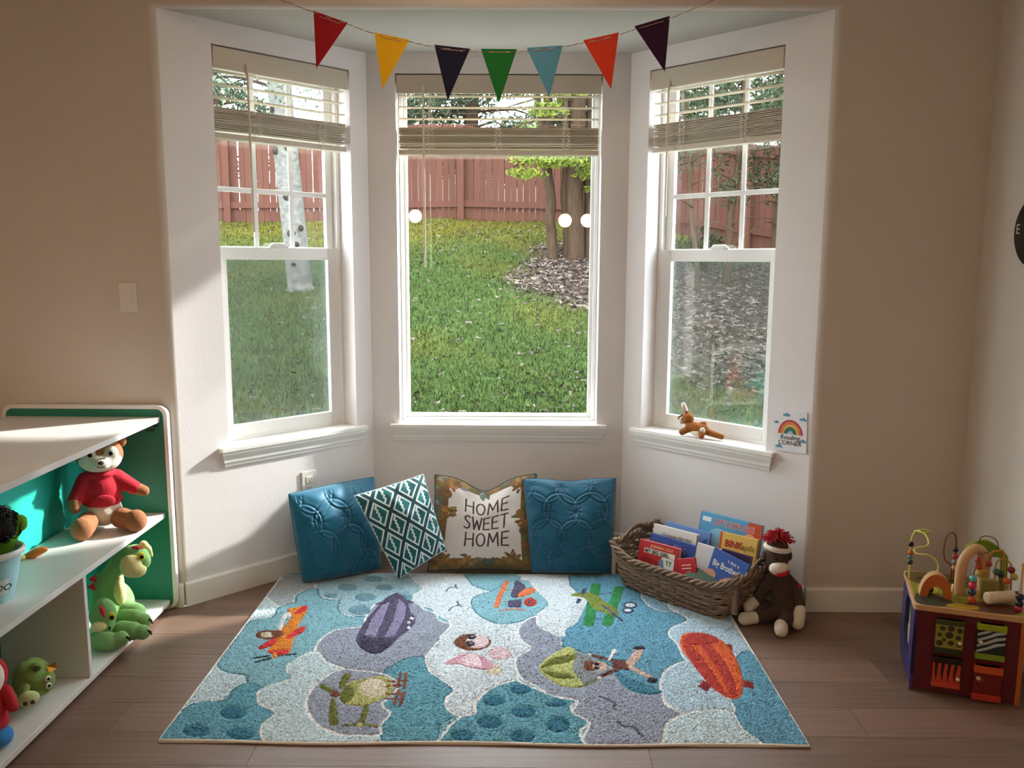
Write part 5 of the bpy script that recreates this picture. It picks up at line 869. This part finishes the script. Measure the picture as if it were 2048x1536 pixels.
b = book('blue board book with white title Big Brother! and a cartoon baby face', .160, -.090, .292, .172, .150, .014, -10.5, '4263b4'); btext(b, 'I Am a', .078, .116, .021, 'e8ecf4', bold=.0003); btext(b, 'Big Brother!', .012, .080, .038, 'f0f2f6', bold=.0007, sx=.70)
dec(b, 'picture_shape', circ(.120, .018, .048, .046), 'd98a86', .0004); dec(b, 'picture_shape', circ(.106, .008, .046, .045), 'dba887', .0006); dec(b, 'picture_shape', circ(.018, .040, .026, .020), 'd4a084', .0004); dec(b, 'dot', circ(.085, .024, .003), '2a1d1a', .0009)
b = book('thin dark green book lying aslant along the front rim', .060, -.105, .195, .195, .06, .014, -13, '2f4a34', tilt=38)

# ------------------------------------------------------------------ sock monkey
M_sock = mat('brown marled sock knit', '2e211b', .95, col2='5d4a3e', scale=170, bump=.7, bscale=300, sheen=.15); M_swh = mat('cream sock knit', 'e3d8c8', .9, .05, 60, .5, 260, sheen=.2); M_sred = mat('red yarn', 'b5152b', .85, .1, 60)
t = thing('sock_monkey', 'brown and cream sock monkey with red yarn hair sitting by the basket', 'soft toy', (1.12, 3.36, 0)); R0 = Vector((1.12, 3.36, 0)); r_ = lambda *p: tuple(Vector(p)-R0)
fuse('body', [('c', r_(1.14, 3.375, .062), r_(1.10, 3.38, .215), .058, .044), ('e', r_(1.14, 3.37, .055), (.065, .058, .055))], M_sock, t, .006)
hd = fuse('head', [('e', r_(1.085, 3.355, .292), (.051, .049, .062)), ('e', r_(1.085, 3.358, .335), (.044, .042, .035))], M_sock, t, .005)
O('hat_band', MB().tube([(cos(a)*.0485, sin(a)*.0465, 0) for a in np.linspace(0, 2*pi, 28, endpoint=False)], .0085, 8, closed=True, M=Matrix.Translation(r_(1.085, 3.356, .328)) @ Matrix.Rotation(.12, 4, 'Y'), flat=1.3), M_swh, hd, smooth=True)
mz = fuse('muzzle', [('e', r_(1.083, 3.312, .252), (.044, .030, .029))], M_swh, hd, .005)
fuse('mouth', [('c', r_(1.070, 3.288, .234), r_(1.098, 3.285, .240), .008, .010), ('c', r_(1.098, 3.285, .240), r_(1.112, 3.292, .250), .010, .007)], M_sred, mz, .003, 3)
for dx in (-.018, .018): O('eye', MB().ell(r_(1.085+dx, 3.3085, .297), (.006, .004, .006), nu=12, nv=8), M_eye, hd, smooth=True)
for dx in (-.053, .053): fuse('ear', [('e', r_(1.085+dx, 3.358, .292), (.010, .018, .022))], M_sock, hd, .004)
m = MB(); rg = random.Random(9)
for k in range(170):
    a, e_ = rg.uniform(0, 6.3), rg.uniform(.15, 1.5); d = Vector((cos(a)*cos(e_), sin(a)*cos(e_), sin(e_))); c = Vector(r_(1.083, 3.357, .362)); L = rg.uniform(.035, .062)
    m.tube([c+d*.008, c+d*L*.6+Vector((0, 0, .004)), c+d*L+Vector((d.x*.012, d.y*.012, -.012))], .0028, 4)
O('yarn_hair', m, M_sred, hd, smooth=True)
def limb(nm, pts, r0, r1, end):
    P_ = [r_(*p) for p in pts]; l = fuse(nm, [('c', P_[i], P_[i+1], r0+(r1-r0)*i/(len(P_)-1), r0+(r1-r0)*(i+1)/(len(P_)-1)) for i in range(len(P_)-1)], M_sock, t, .005)
    fuse('hand' if nm == 'arm' else 'foot', [('c', r_(*end[0]), r_(*end[1]), end[2], end[3])], M_swh, l, .005)
limb('arm', [(1.128, 3.37, .195), (1.172, 3.355, .15), (1.178, 3.315, .088)], .025, .022, ((1.175, 3.302, .078), (1.160, 3.280, .030), .024, .026))
limb('arm', [(1.075, 3.37, .195), (1.045, 3.385, .13), (1.025, 3.39, .085)], .025, .022, ((1.015, 3.39, .078), (.985, 3.378, .058), .023, .025))
limb('leg', [(1.105, 3.355, .045), (1.06, 3.345, .035), (1.01, 3.338, .030)], .034, .026, ((1.000, 3.336, .029), (.955, 3.328, .028), .026, .028))
limb('leg', [(1.15, 3.34, .045), (1.115, 3.29, .042), (1.085, 3.25, .036)], .034, .027, ((1.080, 3.245, .035), (1.072, 3.215, .029), .028, .028))
O('heart_patch', MB().ell(r_(1.178, 3.331, .168), (.010, .006, .010), nu=12, nv=6), M_sred, t, smooth=True)

# ------------------------------------------------------------------ plush bunny on the right sill
t = thing('plush_bunny', 'small tan plush animal with pink lined ear lying on the right sill', 'soft toy', FR @ Vector((.455, .012, ZS))); t.rotation_euler = FR.to_euler()
M_tan = fur('tan plush', '9c6131'); M_pkf = mat('pale pink felt', 'dba79c', .85)
fuse('body', [('c', (-.058, 0, .046), (.012, .004, .040), .027, .027), ('e', (-.02, .0, .038), (.045, .026, .030))], M_tan, t, .004)
fuse('belly', [('e', (-.012, -.014, .022), (.034, .016, .016)), ('e', (.020, -.016, .040), (.014, .014, .016))], M_swh, t, .004)
hd = fuse('head', [('e', (-.072, 0, .082), (.029, .026, .028)), ('e', (-.088, -.002, .072), (.018, .018, .018))], M_tan, t, .004)
fuse('muzzle', [('e', (-.106, -.004, .064), (.012, .014, .016))], M_swh, hd, .004); O('nose', MB().ell((-.117, -.004, .070), (.004, .005, .004), nu=10, nv=6), M_nose, hd, smooth=True); O('eye', MB().ell((-.094, -.020, .082), (.003, .003, .004), nu=10, nv=6), M_eye, hd, smooth=True)
e_ = fuse('ear', [('c', (-.078, .0, .100), (-.098, .0, .140), .012, .012), ('e', (-.102, 0, .146), (.012, .010, .014))], mat('pale tan plush', 'e6d8cc', .9, sheen=.3), hd, .004); fuse('ear_lining', [('c', (-.083, -.009, .104), (-.097, -.009, .136), .007, .006)], M_pkf, e_, .003); fuse('ear_base', [('c', (-.074, .0, .092), (-.084, .0, .112), .016, .013)], M_tan, e_, .004)
fuse('ear', [('c', (-.092, -.012, .098), (-.112, -.018, .088), .006, .005), ('c', (-.112, -.018, .088), (-.116, -.02, .076), .005, .004)], M_tan, hd, .003)
fuse('arm', [('c', (-.062, -.018, .034), (-.088, -.024, .018), .017, .016)], M_tan, t, .004); fuse('arm', [('c', (-.010, .012, .060), (.010, .014, .066), .013, .013)], M_tan, t, .004)
fuse('leg', [('c', (.012, -.012, .034), (.022, -.026, .016), .017, .015)], M_tan, t, .004); fuse('leg', [('c', (.012, .010, .034), (.105, .012, .020), .018, .014)], M_tan, t, .004)

# ------------------------------------------------------------------ sign, round sign, bunting
t = thing('wall_sign', 'square white rainbow sign reading Reading CORNER beside the right window', 'sign', FR @ Vector((.9135, 0, .778))); t.rotation_euler = FR.to_euler(); t.rotation_euler.rotate_axis('Y', radians(-2))
XZs = Matrix(((1,0,0,0),(0,0,-1,0),(0,1,0,0),(0,0,0,1)))
O('card', MB().box((-.0745, -.0045, -.0895), (.0745, -.0005, .0895)), mat('white card', 'e4e3e6', .6), t)
def flat(nm, pts, c, y, par=t): O(nm, MB().prism([tuple(p) for p in pts], .0045, y, XZs), cm(c), par)
for r0, r1, c in ((.056,.047,'c23f4a'),(.046,.0375,'e07f45'),(.0365,.0285,'d8b54a'),(.0275,.0205,'2f6b55'),(.0195,.0135,'2f6f94'),(.0125,.0,'b9bcc6')):
    o_ = [(r0*cos(a), -.012+r0*1.12*sin(a)) for a in np.linspace(0, pi, 22)]; i_ = [(r1*cos(a), -.012+r1*1.12*sin(a)) for a in np.linspace(pi, 0, 22)] if r1 else []
    flat('rainbow_band', o_+i_, c, .0051)
for x, z, s in ((-.018,.072,1),(.058,.058,1),(-.066,.036,.7),(.058,-.036,1),(-.052,-.068,1)):
    flat('cloud', smoothpts([(x+s*a, z+s*b) for a, b in ((-.016,-.005),(-.013,.003),(-.006,.002),(-.001,.008),(.006,.006),(.010,.002),(.016,0),(.015,-.006),(0,-.007))], 4), '5b95b4', .0053)
text('lettering', 'Reading', .030, cm('3a3a40'), t, Matrix.Translation((-.002, -.0052, -.036)) @ Matrix.Rotation(pi/2, 4, 'X') @ Matrix.Diagonal((.95, 1, 1, 1)), .0002, shear=.2)
text('lettering', 'CORNER', .027, cm('2c2c32'), t, Matrix.Translation((-.002, -.0052, -.060)) @ Matrix.Rotation(pi/2, 4, 'X'), .0002)
t = thing('round_sign', 'round black sign with white lettering on the right wall edge', 'sign', (XW, 3.106, 1.616), (0, 0, -pi/2))
O('disc', MB().lathe([(.128, 0), (.134, .004), (.134, .014), (.128, .018)], 48, Matrix.Rotation(pi/2, 4, 'X')), mat('black painted wood', '17120f', .5), t, smooth=2)
text('lettering', 'E', .052, cm('c9c2b4'), t, Matrix.Translation((-.104, -.0186, -.008)) @ Matrix.Rotation(pi/2, 4, 'X'), .0004)
FY = 3.452
t = thing('bunting', 'string of seven rainbow coloured felt pennants across the bay header', 'bunting', (0, FY, 2.5))
SP = [(-1.42, 2.70), (-1.2, 2.605), (-.917, 2.499), (-.802, 2.458), (-.67, 2.414), (-.566, 2.378), (-.429, 2.349), (-.332, 2.330), (-.191, 2.314), (-.148, 2.312), (-.007, 2.312), (.032, 2.316), (.173, 2.332), (.253, 2.347), (.391, 2.377), (.453, 2.397), (.589, 2.438), (.748, 2.503), (1.02, 2.62), (1.25, 2.72)]
sp = smoothpts([(x, z) for x, z in SP], 10, False)
for j, c in enumerate(('c9b9a5', '8a3f36')):
    O('twine', MB().tube([(x+.0009*cos(i*1.6+j*pi), .0009*sin(i*1.6+j*pi)+(.022 if z > 2.56 else 0)*min(1, (z-2.56)/.1) if z > 2.56 else .0009*sin(i*1.6+j*pi), z-2.5+.0009*cos(i*1.6+j*pi)) for i, (x, z) in enumerate(sp)], .0011, 5), mat('twine '+c, c, .9), t)
for nm, c, TL, TR, TP in (('red','a8101f',(-.802,2.463),(-.670,2.419),(-.798,2.248)),('yellow','f2b90f',(-.566,2.384),(-.429,2.356),(-.538,2.170)),('navy','11142e',(-.331,2.338),(-.191,2.323),(-.280,2.127)),('green','16712a',(-.148,2.323),(-.007,2.322),(-.077,2.116)),('light blue','5b9cb8',(.032,2.327),(.173,2.337),(.122,2.140)),('orange','e2401f',(.253,2.356),(.391,2.386),(.366,2.172)),('purple','33092f',(.452,2.409),(.589,2.448),(.576,2.239))):
    P3 = [(TL[0], TL[1]-2.5), (TP[0], TP[1]-2.5), (TR[0], TR[1]-2.5)]
    p = O('pennant', MB().prism(P3, -.0012, .0012, XZs), mat(nm+' felt', c, .95, .06, 90, .5, 500, sheen=.15), t, label=nm+' felt pennant')
    a, b2 = Vector((TL[0], TL[1]-2.5)), Vector((TR[0], TR[1]-2.5)); d = (b2-a).normalized(); nn = Vector((d.y, -d.x))
    O('stitching', MB().tube([(q.x, -.0024+.0006*sin(k*2.2), q.y) for k, q in enumerate([a.lerp(b2, .2+.6*k/24)+nn*.013 for k in range(25)])], .0015, 5), mat('stitch twine', 'cdbba8', .9, col2='8a4a3e', scale=300), p)
# ------------------------------------------------------------------ activity cube
th = radians(-19); ex_, ey_ = Vector((cos(th), sin(th), 0)), Vector((-sin(th), cos(th), 0)); F0 = Vector((1.396, 2.80, 0))
t = thing('activity_cube', 'wooden bead maze activity cube with animal tiles by the right wall', 'toy', F0+ex_*.172+ey_*.172, (0, 0, th)); T = Matrix.Translation((-.172, -.172, 0)); TT = Matrix.Translation((-.172, -.172, .320))
M_bw = mat('natural beech', 'c79a6c', .45, .1, 8, stretch=(2, 14, 2)); M_mar = mat('maroon painted panel', '5c1622', .4, .04); M_nav = mat('navy painted panel', '2c2f63', .4, .04); M_pur = mat('purple painted panel', '4a2f5e', .4); M_org = mat('orange painted edge', 'b5622e', .45)
B = lambda lo, hi: MB().box(lo, hi, T)
top = O('table_top', MB().prism(rrect(-.004, .348, -.004, .348, .012, 4), .300, .320, T), M_bw, t, bev=.002)
def print_(pts, c, z=.3206, nm='printed_patch'): O(nm, MB().prism([tuple(p) for p in smoothpts(pts, 5)], .3195, z, T), cm(c), top)
O('printed_sheet', MB().prism(rrect(.006, .338, .006, .338, .01, 4), .3195, .3202, T), cm('8f8a2e'), top)
print_([(.01,.01),(.10,.01),(.13,.06),(.09,.10),(.05,.12),(.012,.10)], '3a4336'); print_([(.02,.22),(.10,.24),(.2,.22),(.32,.25),(.32,.335),(.02,.335)], '6a5526'); print_([(.03,.13),(.08,.13),(.09,.19),(.03,.2)], 'b9a822', .3208); print_([(.15,.01),(.30,.01),(.33,.08),(.26,.12),(.18,.08)], '5a2d1c'); print_([(.10,.015),(.19,.012),(.20,.05),(.13,.05)], 'b58f25', .3209); print_([(.20,.10),(.3,.14),(.28,.2),(.2,.2)], 'a07f24', .3208)
for k in range(4): print_([(.03+.05*k,.26),(.07+.05*k,.262),(.08+.05*k,.28),(.04+.05*k,.285)], '3b2f17', .3209)
O('inner_box', MB().box((.02, .02, .01), (.324, .324, .298), T), M_mar, t)
O('front_panel', MB().box((.012, .004, .008), (.330, .016, .299), T), M_mar, t); O('corner_post', MB().box((.328, .0, .0), (.344, .018, .300), T), M_org, t, bev=.002)
# left face: shaped navy panel with an open arch showing a printed strip
YZ = T @ Matrix(((0,0,1,0),(1,0,0,0),(0,1,0,0),(0,0,0,1)))   # (y,z,x)
O('side_panel', MB().add(*(lambda o_, i_: ([(y, z, x) for x in (0, .012) for y, z in o_]+[(y, z, x) for x in (0, .012) for y, z in i_], [f for i in range(len(o_)) for j in [(i+1) % len(o_)] for n in [len(o_)] for f in ((i, j, 2*n+j, 2*n+i), (n+i, 3*n+i, 3*n+j, n+j), (i, n+i, n+j, j), (2*n+i, 2*n+j, 3*n+j, 3*n+i))]))(rrect(.0, .344, .012, .300, .05, 6), rrect(.09, .25, .07, .28, .07, 6)), YZ), M_nav, t, smooth=2)
O('side_edge', MB().box((.0, .0, .0), (.012, .020, .300), T), M_pur, t, bev=.002)
O('printed_strip', MB().prism(rrect(.10, .24, .085, .27, .06, 6), .014, .019, YZ), cm('7f9a3a'), t)
for k in range(6): O('strip_pattern', MB().prism(rrect(.11+.04*(k % 3), .135+.04*(k % 3), .17+.045*(k//3), .20+.045*(k//3), .01, 3), .0125, .0145, YZ), cm(('d9d2bc', '4d6a2a')[k % 2]), t)
O('strip_lower', MB().prism(rrect(.10, .24, .085, .165, .03, 5), .0128, .0142, YZ), cm('cbbfa6'), t)
XZt = T @ XZs
def tile(nm, x, z, w, h, base, bars, shapes, lab):
    m = MB(); m.prism(rrect(0, w, 0, h, .006, 3), .004, .026, T @ Matrix.Translation((x, -.018, z)) @ Matrix(((1,0,0,0),(0,0,1,0),(0,1,0,0),(0,0,0,1))))
    o = O(nm, m, cm(base), t, label=lab)
    fr = T @ Matrix.Translation((x, -.0142, z)) @ XZs
    for (z0, z1, c) in bars: O('tile_bar', MB().box((-.002, z0, -.018), (w+.002, z1, .0035), fr), cm(c), o, bev=.001)
    for pts, c in shapes: O('tile_print', MB().prism([tuple(p) for p in pts], -.0005, .0006, fr), cm(c), o)
    return o, fr
R1 = random.Random(2)
sp_ = [(circ(x, z, r, r*.95, 10), '3a3310') for x, z, r in ((.020,.090,.009),(.046,.092,.011),(.073,.088,.010),(.012,.066,.008),(.042,.068,.013),(.070,.062,.009),(.026,.050,.006),(.048,.040,.010),(.013,.036,.011),(.074,.036,.009))]
tile('giraffe_tile', .070, .160, .085, .122, '8f8b3c', [(.0, .020, '2c2f18'), (.104, .122, '3c4420')], sp_, 'olive tile with brown giraffe spots')
zs_ = [([(.0, .022+.020*k), (.030, .034+.020*k), (.060, .050+.020*k), (.085, .058+.020*k), (.085, .066+.020*k), (.055, .060+.020*k), (.028, .043+.020*k), (.0, .030+.020*k)], 'a9b4b4') for k in range(4)]
tile('zebra_tile', .197, .159, .085, .126, '1f2b2e', [(.0, .020, '7d9a26'), (.104, .126, '9aa81f')], zs_, 'black and white zebra striped tile')
ts_ = [([(.004+.021*k, .10), (.016+.021*k, .102), (.013+.019*k, .05), (.010+.019*k, .018), (.006+.019*k, .05)], '2a0d0c') for k in range(4)]
tile('tiger_tile', .070, .036, .085, .108, 'c2442e', [(.0, .014, 'c8462f'), (.088, .108, '1d0d0c')], ts_, 'orange tile with dark tiger stripes')
tile('red_tile', .197, .010, .085, .124, '6e1418', [(.0, .022, 'b8352a'), (.098, .124, 'c2502a')], [(circ(.02, .075, .012, n=10), '8a3a30')], 'dark red tile with orange bars')
M_knob = mat('pale wood knob', 'd9c3a4', .5)
for x, z in ((.145, .205), (.148, .075), (.210, .090), (.208, .22)): O('tile_knob', MB().lathe([(.002, -.006), (.007, -.003), (.007, .003), (.002, .006)], 12, T @ Matrix.Translation((x, -.020, z)) @ Matrix.Rotation(pi/2, 4, 'X')), M_knob, t, smooth=True)
# things fixed on the top
def wire(pts, c, r=.0032, nm='bead_wire'): return O(nm, MB().tube(curve(pts, 6), r, 8, M=TT), mat(nm+' '+c, c, .35), t, smooth=True)
def bead(p, r, c, nm='bead'): return O(nm, _bd(p, r), cm(c), t, smooth=True)
def _bd(p, r):
    m = MB(); m.lathe([(max(sin(pi*i/10), .002)*r, -cos(pi*i/10)*r) for i in range(11)], 16, TT @ Matrix.Translation(p)); return m
wire([(.044,.10,.0),(.046,.11,.034),(.070,.12,.064),(.080,.12,.090),(.077,.12,.118),(.049,.12,.142),(.012,.12,.143),(.0,.13,.151),(.012,.14,.160),(.044,.15,.168),(.049,.17,.182),(.038,.19,.198),(.015,.21,.202),(.010,.23,.190),(.038,.25,.184),(.062,.25,.191),(.046,.25,.197),(.022,.25,.190),(.006,.25,.170),(.003,.25,.135),(.004,.25,.070),(.005,.25,.0)], 'cfd06a')
for p, c in (((.003,.25,.136),'17181c'),((.004,.25,.103),'c4502a'),((.004,.25,.066),'1f3148'),((.004,.25,.086),'3f8a92')): bead(p, .0105 if c != '3f8a92' else .009, c)
bead((.043, .10, .012), .0115, 'd2452c')
wire([(.150,.28,.0),(.148,.28,.058),(.130,.28,.074),(.120,.28,.100),(.120,.28,.144),(.127,.28,.175),(.140,.28,.187),(.153,.28,.178),(.158,.28,.149),(.159,.28,.094),(.158,.28,.0)], '7a2f22', .0026)
for z, c in ((.123,'221f38'),(.097,'b0323f'),(.074,'7d8584'),(.054,'c9b46a')): bead((.158, .28, z), .0105, c)
def arch(nm, x0, x1, y0, y1, R, r, hgt, m1, face=None):
    cx = (x0+x1)/2; o_ = [(cx+R*cos(a), hgt*sin(a)) for a in np.linspace(0, pi, 22)]; i_ = [(cx+r*cos(a), hgt*r/R*.96*sin(a)) for a in np.linspace(pi, 0, 22)]
    o = O(nm, MB().prism(o_+i_, -y1, -y0, TT @ XZs), m1, t, smooth=2)
    if face: O('arch_face', MB().prism([(cx+(p[0]-cx)*.985, p[1]*.985) for p in o_]+i_, -y0-.0004, -y0+.0008, TT @ XZs), cm(face), o)
arch('rainbow_arch', .024, .126, .085, .125, .052, .026, .086, M_bw, 'c0652f')
bead((.062, .13, .012), .012, '2f4a40')
m = MB(); pts = [(.160,.15,.0),(.157,.15,.06),(.162,.155,.115),(.180,.165,.150),(.205,.18,.166),(.228,.20,.150),(.240,.21,.11),(.244,.215,.0)]; m.tube(curve(pts, 6), .0185, 10, M=TT); O('wood_arch', m, M_bw, t, smooth=True)
gp = smoothpts([(.195,.112),(.228,.146),(.258,.158),(.285,.150),(.311,.131),(.335,.110),(.340,.085),(.340,.0),(.318,.0),(.315,.09),(.285,.098),(.270,.119),(.245,.123),(.215,.112),(.205,.0),(.190,.0)], 5)
O('wavy_board', MB().prism([tuple(p) for p in gp], -.335, -.320, TT @ XZs), mat('lime painted wood', '6f8a22', .4), t, smooth=2)
wire([(.235,.315,.14),(.245,.31,.172),(.268,.31,.178),(.295,.31,.165),(.305,.315,.13)], '6a6a30', .0022)
wire([(.183,.06,.0),(.183,.06,.10),(.20,.10,.15),(.225,.16,.155),(.25,.2,.14),(.255,.2,.0)], '6a1f1f', .0022)
for z, c, r in ((.095,'58a89c',.0125),(.070,'c8284a',.014),(.045,'1f3a5c',.0125),(.018,'c9502f',.013)): bead((.183, .06, z), r, c)
for p, c in (((.220,.2,.119),'b8452c'),((.222,.2,.095),'c04a2c'),((.253,.2,.109),'b03a28'),((.241,.2,.080),'d2a23a'),((.226,.2,.068),'c9b46a')): bead(p, .0125, c)
wire([(.272,.16,.0),(.268,.16,.10),(.272,.16,.133),(.290,.16,.146),(.310,.16,.134),(.318,.16,.11),(.322,.16,.0)], 'b5862a', .0028); wire([(.258,.22,.0),(.262,.22,.13),(.282,.22,.152),(.304,.22,.140),(.310,.22,.0)], 'a5781f', .005)
for p, c in (((.272,.155,.097),'2f5a44'),((.301,.13,.076),'c2522c'),((.318,.16,.108),'7a1f28'),((.326,.15,.088),'b0983a'),((.287,.16,.088),'1d2a20')): bead(p, .0125, c)
ry = TT @ Matrix.Translation((.285, .10, .026)) @ Matrix.Rotation(radians(118), 4, 'Z') @ Matrix.Rotation(pi/2, 4, 'X')
r0 = O('roller', MB().lathe([(.016,-.062),(.021,-.058),(.021,-.02),(.0185,-.018),(.0185,-.012),(.021,-.01),(.021,.040),(.016,.044)], 20, ry), M_knob, t, smooth=2); O('roller_cap', MB().lathe([(.012,.044),(.0185,.045),(.0185,.062),(.012,.064)], 20, ry), cm('17201d'), r0, smooth=2)
O('roller_block', MB().box((.225, .14, .0), (.268, .17, .066), TT), mat('olive wood block', '8a7d3a', .5), t, bev=.004); O('dice_block', MB().box((.137, .16, .0), (.156, .18, .026), TT @ Matrix.Translation((0,0,0))), M_knob, t, bev=.003)
O('peg', MB().lathe([(.0048, 0), (.0048, .168), (.003, .172)], 10, TT @ Matrix.Translation((.326, .05, 0))), M_bw, t, smooth=2)
for z, c in ((.052,'1a1d2c'),(.028,'1f2233'),(.012,'b52a4c')): bead((.326, .05, z), .0135, c)
